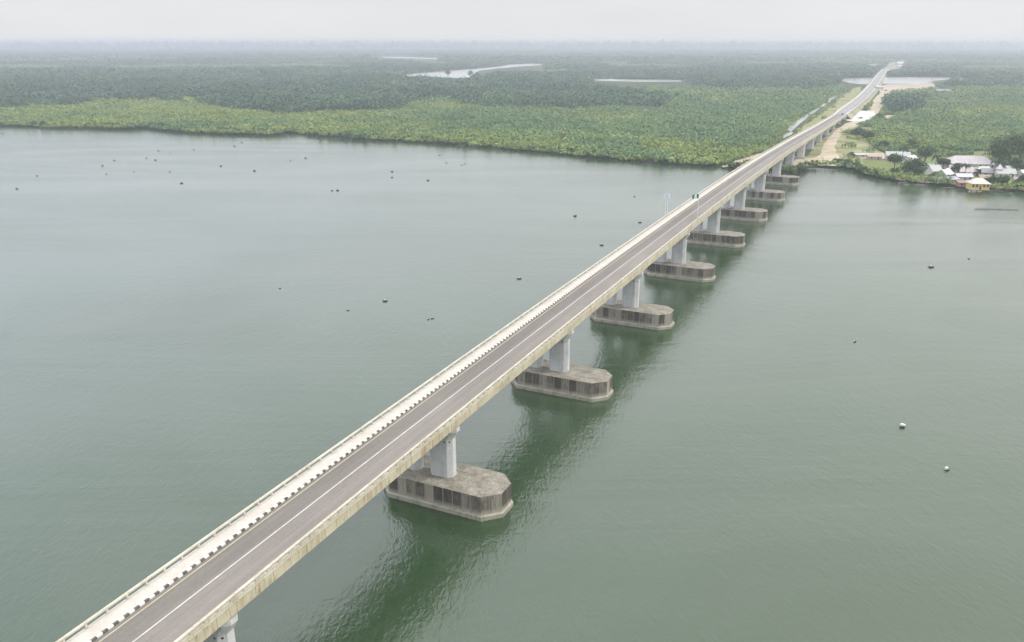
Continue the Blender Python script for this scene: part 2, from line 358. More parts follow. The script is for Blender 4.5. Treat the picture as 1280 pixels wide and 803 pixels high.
# grass, sand, yards
grass_left = [(990, 172), (1004, 158), (1022, 145), (1040, 132), (1052, 121), (1060, 112), (1078, 108), (1074, 122), (1060, 135), (1045, 147), (1030, 158), (1010, 172), (990, 182)]
grass_right = [(1000, 206), (1020, 180), (1045, 160), (1062, 158), (1095, 160), (1085, 175), (1092, 186), (1120, 196), (1118, 220), (1096, 220), (1072, 212), (1055, 208)]
spit = [(902, 208.6), (915, 203), (935, 196), (950, 192), (965, 196), (950, 209), (935, 206.5), (920, 209.5)]
village = [(1078, 200), (1110, 190), (1150, 180), (1200, 190), (1290, 186), (1340, 200), (1400, 245), (1280, 237.5), (1210, 233), (1150, 226.5), (1100, 221), (1078, 214)]
sand_path = [(975, 208), (995, 199), (1020, 197), (1027, 192), (1029, 182), (1035, 172), (1046, 162), (1056, 155), (1066, 151.5), (1088, 151), (1080, 157), (1062, 160), (1054, 166), (1047, 175), (1043, 184), (1045, 192), (1054, 200), (1050, 208), (1030, 207.2), (1026, 202), (1005, 203.5), (985, 210)]
sand_far = [(1076, 146), (1084, 140), (1090, 130), (1095, 121), (1102, 114), (1113, 111), (1116, 119), (1108, 125), (1104, 133), (1102, 141), (1092, 151)]
yard = [(1057, 145), (1070, 138.5), (1092, 139.5), (1096, 146), (1092, 152), (1075, 152.5), (1058, 151)]
clearing = [(1100, 149), (1106, 144.5), (1120, 144), (1121, 149), (1108, 152)]
earth_n = [(1098, 108), (1110, 105.6), (1140, 105), (1166, 104), (1169, 108), (1166, 113), (1140, 114), (1120, 117), (1100, 117)]
works = [(1112, 93), (1108, 88), (1112, 83), (1106, 80), (1118, 77.5), (1135, 74), (1141, 75), (1134, 78.5), (1130, 82), (1134, 85), (1128, 87), (1126, 91)]
works_l = [(1068, 83), (1074, 81), (1090, 80.5), (1104, 79), (1100, 84), (1094, 88), (1080, 86)]
sandv = [(1264, 219), (1273, 220), (1274, 231), (1262, 233)]
lowlot = [(1060, 193), (1110, 191), (1118, 196), (1110, 200), (1075, 198)]
SHEETS = [('grass_verge', grass_left, M['grass'], 1.02), ('grass_field', grass_right, M['grass'], 1.02), ('mud_spit', spit, M['sand'], 1.05), ('village_ground', village, M['meadow'], 1.06),
          ('sand_track', sand_path, M['sand'], 1.12), ('sand_track', sand_far, M['sand'], 1.10), ('gravel_yard', yard, M['pad'], 1.20), ('sand_clearing', clearing, M['sand'], 1.14),
          ('bare_earth', earth_n, M['redearth'], 1.08), ('bare_earth', works_l, M['grass'], 1.3), ('bare_earth', works, M['dry'], 1.5), ('sandy_yard', sandv, M['sand'], 1.16), ('bare_earth', lowlot, M['sand'], 1.18)]
for i, (nm, pl, mt, z) in enumerate(SHEETS):
    sheet(nm, [G(x, y, z) for x, y in wiggle(pl, 3.5, 1.0, 40+i)], mt)

# ------------------------------------------------------------------ bridge
H = CAMH
zs = [(-3, -.850), (-1, -.832), (0, -.8125), (.65, -.8035), (1.2, -.7975), (1.9, -.7890), (2.5, -.7835), (3.2, -.7790), (4.2, -.7750), (5.0, -.7765), (5.9, -.7840), (7.5, -.8160), (9.2, -.8640), (11, -.9060), (12, -.9240), (14, -.940), (17, -.950), (60, -.955)]
zx = np.array([a for a, b in zs])*H; zy = np.array([b for a, b in zs])*H+H
_g = np.arange(-200, 3000, 2.0); _z = np.interp(_g, zx, zy); _k = np.ones(61)/61; _z = np.convolve(np.pad(_z, 30, mode='edge'), _k, 'valid')
def ZR(s): return float(np.interp(s, _g, _z))
S0, S1 = -150.0, 12.0*H
bridge = empty('road_bridge', (0, 0, 0), -ALPHA)
tag(bridge, 'long two-lane concrete road bridge on white piers crossing the green river', 'bridge')
def sweep(name, prof, mat, s0=S0, s1=S1, step=3.0, closed=True, parent=bridge):
    "prof: (t, dz) loop counter-clockwise seen from behind, dz relative to road surface"
    n_ = int((s1-s0)/step)+1; ss = np.linspace(s0, s1, n_); k = len(prof); mb = MB()
    for s_ in ss:
        z = ZR(s_); mb.v += [(t_, s_, z+dz) for t_, dz in prof]
    for i in range(n_-1):
        for j in range(k if closed else k-1):
            a = i*k+j; b = i*k+(j+1) % k; mb.f.append((a, b, b+k, a+k)); mb.m.append(0)
    if closed:
        mb.f.append(tuple(range(k-1, -1, -1))); mb.f.append(tuple((n_-1)*k+i for i in range(k))); mb.m += [0, 0]
    return mb.build(name, mat, parent)
TR, TL = -62.0, -73.55
def rect(a, b, z0, z1): return [(a, z0), (b, z0), (b, z1), (a, z1)]
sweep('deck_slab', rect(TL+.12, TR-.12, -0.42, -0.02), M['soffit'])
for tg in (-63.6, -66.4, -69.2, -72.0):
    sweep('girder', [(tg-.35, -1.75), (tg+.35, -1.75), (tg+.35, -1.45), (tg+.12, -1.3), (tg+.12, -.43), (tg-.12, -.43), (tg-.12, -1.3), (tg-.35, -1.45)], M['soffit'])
sweep('road_surface', [(-71.05, 0.0), (-62.55, 0.0)], M['asphalt'], closed=False)
sweep('walkway', rect(-73.15, -71.33, -0.015, 0.20), M['walk'])
for nm, tt, wd, mt in (('centre_line', -67.2, 0.17, 'line_white'), ('edge_line', -70.45, 0.15, 'line_cream'), ('edge_line', -62.95, 0.15, 'line_cream')):
    sweep(nm, [(tt-wd/2, 0.006), (tt+wd/2, 0.006)], M[mt], closed=False)
# painted kerb blocks, black and white by turns
mb = MB(); s_ = S0; k = 0; PER = 0.70
while s_ < S1-PER:
    z = ZR(s_+PER/2); mb.box(-71.32, -71.05, s_, s_+PER, z-.01, z+.235, k % 2); s_ += PER; k += 1
mb.build('kerb', [M['black'], M['white']], bridge)
sweep('right_kerb', rect(-62.54, -62.36, -.01, .18), M['rail'])
# fascia panels with open joints
def fascia(xi, xo, nm):
    "one strip of precast panels, a narrow recessed joint every 3.1 m"
    mb = MB(); st = []; s_ = S0; rr = random.Random(5); xr = xo-.06 if xo > xi else xo+.06
    while s_ < S1-3.1:
        j = rr.uniform(-.01, .01); st += [(s_, xo+j), (s_+3.03, xo+j), (s_+3.035, xr), (s_+3.095, xr)]; s_ += 3.1
    for y, x in st:
        z = ZR(y); mb.v += [(xi, y, z-1.50), (x, y, z-1.50), (x, y, z-.02), (xi, y, z-.02)]
    for i in range(len(st)-1):
        for j in range(4):
            a = 4*i+j; b = 4*i+(j+1) % 4; f = (a, b, b+4, a+4); mb.f.append(f if xo > xi else f[::-1]); mb.m.append(0)
    k = 4*(len(st)-1); mb.f += [(3, 2, 1, 0), (k, k+1, k+2, k+3)]; mb.m += [0, 0]
    mb.build('fascia', M['fascia'], bridge)
fascia(TR-.12, TR+.02, 'r'); fascia(TL+.12, TL-.02, 'l')
# balustrades: plinth, posts, top rail
def balustrade(x0, x1, low, postw, gap, mat):
    par = sweep('balustrade', rect(x0, x1, 0.0, low), mat)
    sweep('top_rail', rect(x0-.03, x1+.03, .74, .93), M['rail'], parent=par)
    rest = MB(); s_ = .52*H; k = 0; pos = []
    while s_ < S1-1: pos.append(s_); s_ += postw+gap
    s_ = .52*H-postw-gap
    while s_ > S0: pos.append(s_); s_ -= postw+gap
    for k, s_ in enumerate(pos):
        z = ZR(s_)
        if k < 50:
            mb = MB(); mb.box(x0+.03, x1-.03, s_, s_+postw, z+low-.02, z+.76); mb.build('post', mat, par)
        else: rest.box(x0+.03, x1-.03, s_, s_+postw, z+low-.02, z+.76)
    tag(rest.build('posts', mat, par), kind='stuff')
balustrade(-62.34, -62.02, .36, 0.75, 1.25, M['rail'])
balustrade(-73.53, -73.26, .16, 0.24, 2.46, M['walk'])
# slab edge under the balustrades
sweep('deck_edge', rect(-62.35, TR+.06, -.019, .0), M['rail']); sweep('deck_edge', rect(TL-.06, -73.16, -.019, .0), M['rail'])
PS = [(1.46+.70*k)*H for k in range(-2, 16) if 1.46+.7*k < 12.0]

COLS = [(-67.4, -62.85), (-73.2, -69.3)]
def octo(x0, x1, y0, y1, c):
    return [(x0+c, y0), (x1-c, y0), (x1, y0+c), (x1, y1-c), (x1-c, y1), (x0+c, y1), (x0, y1-c), (x0, y0+c)]
CAPZ = .0575*H
for k, ps in enumerate(PS):
    kk = k-2; onwater = kk <= 7
    zb = CAPZ if onwater else 1.0
    ztop = ZR(ps)-1.75
    hb = max(zb+.5, ztop-2.2)
    yf, yb = ps-1.25, ps+1.35
    pier = None; mb = MB()
    # crosshead: two flared pedestals joined by a beam
    for (x0, x1) in COLS:
        rgt = x1 > -64; xa0, xa1 = (x0, x1+.85) if rgt else (x0-.85, x1)
        mb.prism(octo(x0, x1, yf, yb, .78), hb, ztop-.75, 0, top=octo(xa0, xa1, yf, yb, .78), cap=False)
        mb.prism(octo(xa0, xa1, yf, yb, .78), ztop-.75, ztop-.12, 0)
    mb.box(-69.6, -67.2, ps-.9, ps+.9, ztop-1.3, ztop-.12)
    pier = mb.build('pier', M['pale'], bridge)
    if kk in (0,): pier['label'] = 'nearest fully visible white twin pier, flared under the deck'
    for (x0, x1) in COLS:
        mb = MB(); mb.prism(octo(x0, x1, yf, yb, .78), zb-.05, hb, 0, cap=False)
        mb.f.append(tuple(range(8, 16))); mb.m.append(0)
        col = mb.build('column', M['pier'], pier)
    if -1 <= kk <= 2:
        x0, x1 = COLS[0]; q = .012*.7071; cx0, cy0 = x1-.39, yf+.39
        for p_, p2 in (((x0+1.3, yf-.012, hb-.45), (x0+1.3, yf+.1, hb-.45)), ((x1-1.2, yf-.012, hb-.45), (x1-1.2, yf+.1, hb-.45)), ((cx0+q, cy0-q, hb-.45), (cx0-.1, cy0+.1, hb-.45))):
            mbh = MB(); mbh.tube(p_, p2, .16, .16, 8); mbh.build('drain_hole', M['hole'], pier)
    if not onwater:
        mb = MB(); mb.box(-73.6, -62.0, ps-2.6, ps+2.7, .2, 1.0+(.9 if kk < 11 else .4)); mb.build('footing', M['soffit'], pier)
# pile caps
def capoly(ins=0.0, c=2.7):
    x0, x1, y0, y1 = -11.8+ins, 11.8-ins, -4.7+ins, 4.7-ins
    return octo(x0, x1, y0, y1, c-ins*.4)
def make_cap():
    pl = capoly(.30); n_ = len(pl); outl = []; pid = []; c_ = 0
    for i in range(n_):                          # panels between slim ribs, one outline
        a = Vector(pl[i]); b = Vector(pl[(i+1) % n_]); L = (b-a).length; d_ = (b-a)/L; no = Vector((d_.y, -d_.x)); kx = max(1, round(L/1.75)); wd = .055
        for j in range(kx):
            p = a+d_*(L*j/kx); q = a+d_*(L*(j+1)/kx)
            if j: outl += [p+d_*wd+no*.07, p+d_*(wd+.01)]; pid += [-1, c_]
            else: outl += [p+d_*.02]; pid += [c_]
            if j < kx-1: outl += [q-d_*(wd+.01), q-d_*wd+no*.07]; pid += [-1, -1]
            else: outl += [q-d_*.02]; pid += [-1]
            c_ += 1
    k = len(outl); mb = MB(); mb.prism([(u.x, u.y) for u in outl], .6, CAPZ, 0)
    o = mb.build('pile_cap', M['cap'], bridge)
    at = o.data.attributes.new('panel', 'FLOAT', 'FACE'); at.data.foreach_set('value', [float(x) for x in pid]+[-2.0, -2.0])
    mb = MB(); mb.prism(capoly(0.0), -1.5, .72, 0, cap=False); mb.prism(capoly(0.0), .72, .95, 0, top=capoly(.27), cap=False)
    mb.build('tide_ledge', M['ledge'], o)
    return o
cap0 = make_cap()
caps = [cap0]
for k in range(-2, 8):
    o = cap0 if k == -2 else copy_tree(cap0, bridge)
    o.location = (-.860*H, (1.46+.70*k)*H, 0)
    if k > -2: caps.append(o)
    if k == 0: o['label'] = 'nearest fully visible pile cap, panels stained black on its right half'

# abutment
ab = MB(); ab.box(-74.2, -61.4, S1-1.5, S1+14, .5, ZR(S1)-.45); ab.build('abutment', M['soffit'], bridge)

# ------------------------------------------------------------------ road beyond the bridge
cl = [(12.0, -.903), (13.0, -.898), (14.5, -.893), (16, -.89), (18, -.905), (20, -.935), (23, -.99), (25.5, -1.05), (29, -1.12), (33, -1.18), (38, -1.19), (42, -1.08), (46, -.88), (50, -.66), (58, -.1)]
cs = np.array([a for a, b in cl])*H; ct = np.array([b for a, b in cl])*H
def road_strip(name, w0, w1, dz, mat, s0=12.0*H, s1=50*H, dzo=None, kind='structure'):
    ss = np.arange(s0, s1, 12.0); ti = np.interp(ss, cs, ct); ker = np.ones(9)/9; ti = np.convolve(np.pad(ti, 4, mode='edge'), ker, 'valid')
    mb = MB(); dzo = dz if dzo is None else dzo
    wid = np.interp(ss, [12*H, 13.5*H, 60*H], [1.0, 1.25, 1.25])
    for s_, t_, wf in zip(ss, ti, wid):
        z = ZR(s_); mb.v += [B(s_, t_+w0*wf, (z+dz) if dz is not None else 1.0), B(s_, t_+w1*wf, (z+dzo) if dzo is not None else 1.0)]
    for i in range(len(ss)-1): mb.f.append((2*i, 2*i+1, 2*i+3, 2*i+2)); mb.m.append(0)
    return tag(mb.build(name, mat), kind=kind)
road_strip('road', -4.6, 4.2, 0.0, M['road2'], s1=41*H); road_strip('road', -3.6, 3.2, -.01, M['sand'], s0=40.9*H, s1=50*H)
road_strip('road_shoulder', -6.6, -4.55, -.01, M['shoulder'], s1=33*H); road_strip('road_shoulder', 4.15, 5.6, -.01, M['shoulder'], s1=33*H)
def slope(name, wi, wo, mat):
    ss = np.arange(12.0*H, 34*H, 12.0); ti = np.interp(ss, cs, ct); mb = MB()
    for s_, t_ in zip(ss, ti): mb.v += [B(s_, t_+wi*1.25, ZR(s_)-.03), B(s_, t_+wo*1.25, .95)]
    for i in range(len(ss)-1): mb.f.append((2*i, 2*i+1, 2*i+3, 2*i+2) if wo > wi else (2*i+1, 2*i, 2*i+2, 2*i+3)); mb.m.append(0)
    tag(mb.build(name, mat), kind='structure')
slope('embankment', -5.2, -10, M['grass']); slope('embankment', 4.3, 9, M['dry'])
road_strip('centre_marking', -.12, .12, .01, M['line_white'], s1=28*H)
# low barrier along the approach
gb = MB(); ss = np.arange(12.6*H, 24*H, 6.0); ti = np.interp(ss, cs, ct)
for sgn, nm in ((-7.9, 'a'), (6.6, 'b')):
    for i in range(len(ss)-1):
        p = B(ss[i], ti[i]+sgn, 0); q = B(ss[i+1], ti[i+1]+sgn, 0); z = ZR(ss[i])
        b = len(gb.v); gb.v += [(p[0], p[1], z-.1), (q[0], q[1], z-.1), (q[0], q[1], z+.8), (p[0], p[1], z+.8), (p[0]+.3, p[1], z-.1), (q[0]+.3, q[1], z-.1), (q[0]+.3, q[1], z+.8), (p[0]+.3, p[1], z+.8)]
        for f in ((0, 1, 2, 3), (5, 4, 7, 6), (3, 2, 6, 7)): gb.f.append(tuple(b+k for k in f)); gb.m.append(0)
    tag(gb.build('roadside_barrier', M['rail']), 'low white barrier along the %s side of the approach road beyond the bridge' % ('creek' if nm == 'a' else 'sand track'), 'barrier', 'roadside barriers of the approach road'); gb = MB()

# ------------------------------------------------------------------ vegetation masses
allw = creeks
F_polys = [
 [(-300, 88), (-300, 139), (0, 137), (95, 133), (110, 128), (255, 126.5), (265, 136), (310, 140), (350, 143), (410, 142), (490, 140), (520, 127), (560, 124), (585, 132), (610, 137), (700, 137.5), (830, 136), (838, 128), (800, 121), (760, 114), (700, 108), (690, 100), (520, 98), (495, 97), (480, 90)],
 [(690, 104), (700, 96), (900, 96), (1046, 100), (1040, 110), (1000, 114), (930, 112), (850, 110), (760, 110)],
 [(1108, 129), (1122, 126), (1146, 125), (1150, 131), (1140, 140), (1112, 145), (1104, 138)],
 [(1170, 92), (1400, 90), (1400, 112), (1230, 110), (1172, 110)],
]
green_mid = [(400, 152), (480, 146), (560, 140), (900, 128), (1040, 118), (1010, 140), (985, 160), (960, 175), (930, 190), (890, 185), (800, 168), (700, 172), (600, 165), (520, 159), (440, 155)]
EXH = [sand_far, yard, clearing, earth_n, sandv, lowlot, spit,
 [(1192, 224), (1236, 224), (1236, 246), (1192, 246)], [(1150, 205), (1200, 205), (1200, 226), (1150, 226)]]
EXS = [(sand_path, .8), (grass_left, .75), (grass_right, .5), (village, .35), (works_l, .7), (works, 1.1)]
HTOP = [3.5, 9.0, 12.0, 14.0, 14.0]
shore_poly = shore+[(1700, 20), (-420, 20)]
_tab = np.random.default_rng(99).random((256, 256))
def vnoise(X, Y, sc):
    "smooth value noise, two octaves, about -1..1"
    o_ = 0
    for k_, a_ in ((1.0, .68), (2.3, .32)):
        x = np.asarray(X)/sc*k_*.35+31.7*k_; y = np.asarray(Y)/sc*k_*.35+11.3*k_; xi = np.floor(x).astype(int); yi = np.floor(y).astype(int); fx_ = x-xi; fy_ = y-yi
        fx_ = fx_*fx_*(3-2*fx_); fy_ = fy_*fy_*(3-2*fy_); g = lambda i, j: _tab[(xi+i) % 256, (yi+j) % 256]
        o_ = o_+a_*((g(0, 0)*(1-fx_)+g(1, 0)*fx_)*(1-fy_)+(g(0, 1)*(1-fx_)+g(1, 1)*fx_)*fy_)
    return (o_-.5)*2.6
def leafmass(name, cx_, cy_, z0, z1, r, ntri, lsz, mats, mi, label):
    "one mesh of leaf clumps: every crown is an uneven shell of small triangles"
    n_ = len(cx_); tot = n_*ntri
    rep = lambda a: np.repeat(a, ntri)
    th = rng.uniform(0, 2*np.pi, tot); u = rng.uniform(-0.35, 1, tot); q = np.sqrt(1-u*u)
    rad = rng.uniform(0.72, 1.08, tot)
    lob = 1+.22*np.sin(th*3+rep(rng.uniform(0, 6, n_)))*q
    nx, ny, nz = q*np.cos(th), q*np.sin(th), u
    hz = rep((z1-z0)/2); R_ = rep(r)
    px = rep(cx_)+nx*R_*rad*lob; py = rep(cy_)+ny*R_*rad*lob; pz = rep((z0+z1)/2)+nz*hz*rad
    nrm = np.stack([nx, ny, nz*1.2+.25], 1)+rng.normal(0, .38, (tot, 3)); nrm /= np.linalg.norm(nrm, axis=1)[:, None]
    a = np.cross(nrm, rng.normal(0, 1, (tot, 3))); a /= np.linalg.norm(a, axis=1)[:, None]; b = np.cross(nrm, a)
    sz = (rep(r)*lsz*rng.uniform(.6, 1.4, tot))[:, None]; P = np.stack([px, py, pz], 1)
    V = np.empty((tot, 3, 3)); V[:, 0] = P+a*sz; V[:, 1] = P-a*sz*.6+b*sz*.8; V[:, 2] = P-a*sz*.5-b*sz*.85
    me = bpy.data.meshes.new(name); me.vertices.add(tot*3); me.vertices.foreach_set('co', V.astype(np.float32).ravel())
    me.loops.add(tot*3); me.loops.foreach_set('vertex_index', np.arange(tot*3, dtype=np.int32))
    me.polygons.add(tot); me.polygons.foreach_set('loop_start', np.arange(0, tot*3, 3, dtype=np.int32))
    for x in mats: me.materials.append(x)
    if len(mats) > 1: me.polygons.foreach_set('material_index', rep(mi).astype(np.int32))
    at = me.attributes.new('tint', 'FLOAT', 'POINT')
    rm = float(np.mean(r)); bt = .45+.42*vnoise(cx_, cy_, rm*2.6)+.25*vnoise(cx_, cy_, rm*14)+rng.uniform(-.22, .22, n_)
    tint = np.clip(rep(bt)+rng.uniform(-.1, .1, tot), 0, 1)
    at.data.foreach_set('value', np.repeat(tint, 3).astype(np.float32))
    me.update(calc_edges=True); me.validate()
    o = bpy.data.objects.new(name, me); C.objects.link(o); tag(o, label, 'vegetation', kind='stuff'); return o
# bands of growing distance
roadt = lambda s_: np.interp(s_, cs, ct)
def scatter(y0, y1, sp_, mode):
    xs = np.arange(-.80*y1, .80*y1, sp_); ys = np.arange(y0, y1, sp_*.9)
    X, Y = np.meshgrid(xs, ys); X = X.ravel()+rng.uniform(-.5, .5, X.size)*sp_; Y = Y.ravel()+rng.uniform(-.5, .5, Y.size)*sp_
    k_ = np.abs(X) < .74*Y+40; X = X[k_]; Y = Y[k_]
    px, py = PX(np.stack([X, Y, np.full(X.shape, 1.0)], 1))
    ok = inpoly(px, py, shore_poly) & (px > -130) & (px < 1410)
    for ci, e_ in enumerate(creeks):
        if ci >= 7:                          # narrow creek: bushes lean over it
            keep = rng.random(px.shape) < .035
            for hz_ in (0, .8, 1.6, 2.6, 3.8, 5):
                qx, qy = PX(np.stack([X, Y, .9+hz_*np.ones(X.shape)], 1)); ok &= ~(inpoly(qx+rng.normal(0, .5, px.shape), qy, e_) & ~keep)
            continue
        for hz_ in (0, .35, .7, 1.0, 1.3):
            for ox_ in (-.5, .5):
                qx, qy = PX(np.stack([X+ox_*sp_, Y, .9+hz_*np.full(X.shape, HTOP[mode])], 1)); ok &= ~inpoly(qx, qy, e_)
    soft = vnoise(X, Y, 5.0)+rng.uniform(-.2, .2, X.size)
    for e_ in EXH: ok &= ~inpoly(px, py, e_)
    for e_, th_ in EXS: ok &= ~(inpoly(px, py, e_) & (soft < th_))
    s_ = X*D[0]+Y*D[1]; t_ = X*T[0]+Y*T[1]
    ok &= ~((s_ > 7*H) & (s_ < 50*H) & (np.abs(t_-roadt(s_)) < np.where(s_ < 12*H, 11.0, 13.0)+(sp_*.4)))
    # the sea bay far to the left
    ok &= ~inpoly(X, Y, [(-14000, 8200), (-6500, 9700), (-4200, 14400), (-1500, 21900), (-30000, 30000), (-30000, 8000)])
    return X[ok], Y[ok], px[ok], py[ok]
def isforest(px, py, X, Y):
    wx = px+3.5*np.sin(X/23.)+3*np.sin(Y/31.); wy = py+.9*np.sin(X/17.+Y/29.)
    f = np.zeros(px.shape, bool); wx = wx+rng.normal(0, 5, px.shape); wy = wy+rng.normal(0, .9, px.shape)
    for p_ in F_polys: f |= inpoly(wx, wy, p_)
    return f
# near belt (shore to ~1 km)
X, Y, px, py = scatter(430, 1060, 3.0, 0); fo = isforest(px, py, X, Y)
sh = rng.random(X.size)
# front: low mangrove
i = ~fo; Xa, Ya, pa, qa = X[i], Y[i], px[i], py[i]; n_ = Xa.size
mid_ = inpoly(pa+rng.normal(0, 9, n_)+6*np.sin(Xa/19), qa+rng.normal(0, 2.2, n_)+1.5*np.sin(Ya/25.+Xa/40.), green_mid) | ((pa > 1040) & (vnoise(Xa, Ya, 14) > -.15)) | (vnoise(Xa, Ya, 20) > .5)
hh = 2.0+rng.random(n_)*1.8+mid_*1.0+np.clip(vnoise(Xa, Ya, 7), -.3, 1)*1.8+(rng.random(n_) < .04)*rng.uniform(1.5, 5, n_)
leafmass('mangrove_thicket', Xa, Ya, np.full(n_, .7), .9+hh, 1.2+rng.random(n_)**2*1.9, 22, .36, [M['scrub'], M['scrub2']], mid_.astype(int), 'low yellow green mangrove thicket covering the far river bank')
sx_, sy_ = [], []
for a_, b_ in zip(sp3[:-1], sp3[1:]):
    L_ = math.dist(a_[:2], b_[:2])
    for j in range(max(1, int(L_/1.1))):
        f_ = rng.random(); x_ = a_[0]+(b_[0]-a_[0])*f_; y_ = a_[1]+(b_[1]-a_[1])*f_+rng.uniform(-2.6, 1.0)
        q_ = PX(np.array([x_, y_, 0.])); 
        if 1018 < q_[0] < 1046 or 895 < q_[0] < 912 or q_[0] > 1130 or abs(x_*T[0]+y_*T[1]+67.7) < 8: continue
        if rng.random() < .72+.3*math.sin(x_*.05): sx_.append(x_); sy_.append(y_)
sx_ = np.array(sx_); sy_ = np.array(sy_); k_ = sx_.size
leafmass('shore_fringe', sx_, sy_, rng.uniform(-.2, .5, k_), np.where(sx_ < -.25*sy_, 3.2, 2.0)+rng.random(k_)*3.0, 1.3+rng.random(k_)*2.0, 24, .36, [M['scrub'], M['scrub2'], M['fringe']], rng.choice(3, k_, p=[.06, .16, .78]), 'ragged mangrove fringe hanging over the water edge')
i = fo; Xa, Ya = X[i], Y[i]; kx = rng.random(Xa.size) < .32; Xa, Ya = Xa[kx], Ya[kx]; n_ = Xa.size
fx, fy, fz, fr = [Xa], [Ya], [8.5+rng.random(n_)**1.5*6+4*vnoise(Xa, Ya, 9)], [2.4+rng.random(n_)*2.6]
X, Y, px, py = scatter(1060, 1750, 5.4, 1); fo = isforest(px, py, X, Y) | (py < 104)
i = ~fo; Xb, Yb = X[i], Y[i]; n2 = Xb.size
mid_ = (px[i] > 440) & (vnoise(Xb, Yb, 40) > -.3)
leafmass('mangrove_scrub', Xb, Yb, np.full(n2, .6), 3+rng.random(n2)**2*6, 2.2+rng.random(n2)**2*2.8, 18, .36, [M['scrub'], M['scrub2']], mid_.astype(int), 'greener marsh scrub stretching inland behind the shore thicket')
i = fo; fx.append(X[i]); fy.append(Y[i]); fz.append(8.5+rng.random(i.sum())**1.5*6+5*vnoise(X[i], Y[i], 16)); fr.append(3.0+rng.random(i.sum())*2.2)
fx, fy, fz, fr = map(np.concatenate, (fx, fy, fz, fr))
leafmass('dark_forest', fx, fy, np.full(fx.size, .8), fz, fr, 22, .34, [M['forest']], None, 'dark green forest standing behind the mangrove belt')
X, Y, px, py = scatter(1750, 3000, 9.0, 2); n_ = X.size
lo = (vnoise(X, Y, 60) > .38)
w_ = py+1.2*np.sin(X/160)+.8*np.sin(X/61.)
clr = ((w_ > 83) & (w_ < 87.5) & (px < 440)) | ((w_ > 79) & (w_ < 82) & (px > 720) & (px < 1060)) | ((vnoise(X, Y, 110) > .6) & (py < 95)) | ((px > 1200) & (py > 84) & (py < 90))
leafmass('far_forest', X, Y, np.full(n_, .5), np.where(lo | clr, 3, 9.5)+rng.random(n_)*4+3.5*np.clip(vnoise(X, Y, 30), -1, 1)*(~(lo | clr)), 4.6+rng.random(n_)*3, 13, .42, [M['farforest'], M['scrub2']], clr.astype(int), 'hazy forest plain far behind the river bank')
X, Y, px, py = scatter(3000, 6500, 20, 3); n_ = X.size
leafmass('distant_forest', X, Y, np.full(n_, .5), np.clip(9+rng.random(n_)*7+6*vnoise(X, Y, 70), 2, 30), 11+rng.random(n_)*6, 8, .5, [M['farforest']], None, 'pale blue forest plain in the distance')
X, Y, px, py = scatter(6500, 21800, 120, 4); n_ = X.size
leafmass('horizon_forest', X, Y, np.full(n_, .5), np.clip(9+rng.random(n_)*9+9*vnoise(X, Y, 300), 2, 40), 62+rng.random(n_)*40, 7, .6, [M['farforest']], None, 'faint forest fading into the haze at the horizon')

# ------------------------------------------------------------------ single trees
def tree(loc, h, r, label, mat='leaf', name='broadleaf_tree', base=.25, squash=1.0, nclump=26, seed=0, group=None, trunk_r=None):
    rr = random.Random(seed); nr = np.random.default_rng(seed)
    root = empty(name, loc, rr.uniform(0, 6)); tag(root, label, 'tree', group)
    tr = trunk_r or h*.025; mb = MB(); zb = h*base
    mb.tube((0, 0, -.3), (tr*.6, 0, zb*.6), tr*1.3, tr, 7); mb.tube((tr*.6, 0, zb*.6), (0, tr*.5, h*.62), tr, tr*.5, 7)
    cl_ = []
    for i in range(nclump):
        a = rr.uniform(0, 6.283); u = rr.uniform(-.6, 1); q = math.sqrt(1-u*u); f = rr.uniform(.35, 1.0)
        cz = (zb+h)/2+u*(h-zb)/2*.82*f; c_ = Vector((math.cos(a)*q*r*.78*f, math.sin(a)*q*r*.78*f, cz)); cl_.append(c_)
        if i < 8:
            st_ = Vector((0, 0, min(zb*.8+i*.03*h, cz*.8))); mb.tube(st_, c_, tr*.45, tr*.12, 5)
    mb.build('trunk', M['bark'], root)
    V = []; tn = []
    for c_ in cl_:
        cr_ = r*rr.uniform(.24, .44); k = 46; tt = rr.random()
        d_ = nr.normal(0, 1, (k, 3)); d_ /= np.linalg.norm(d_, axis=1)[:, None]; P = np.array(c_)+d_*cr_*nr.uniform(.6, 1.1, (k, 1))*[1, 1, .75*squash]
        nn = d_+[0, 0, .4]+nr.normal(0, .5, (k, 3)); nn /= np.linalg.norm(nn, axis=1)[:, None]
        a_ = np.cross(nn, nr.normal(0, 1, (k, 3))); a_ /= np.linalg.norm(a_, axis=1)[:, None]; b_ = np.cross(nn, a_); s_ = (.36*nr.uniform(.7, 1.5, k)*(.6+r*.09))[:, None]
        V.append(np.stack([P+a_*s_, P+b_*s_*.7, P-a_*s_, P-b_*s_*.7], 1)); tn.append(np.clip(tt*.7+nr.uniform(0, .3, k), 0, 1))
    V = np.concatenate(V); tn = np.concatenate(tn); n_ = len(V)
    me = bpy.data.meshes.new('crown'); me.from_pydata(V.reshape(-1, 3).tolist(), [], [(4*i, 4*i+1, 4*i+2, 4*i+3) for i in range(n_)]); me.materials.append(M[mat])
    at = me.attributes.new('tint', 'FLOAT', 'POINT'); at.data.foreach_set('value', np.repeat(tn, 4).astype(np.float32)); me.update()
    o = bpy.data.objects.new('crown', me); C.objects.link(o); o.parent = root; return root
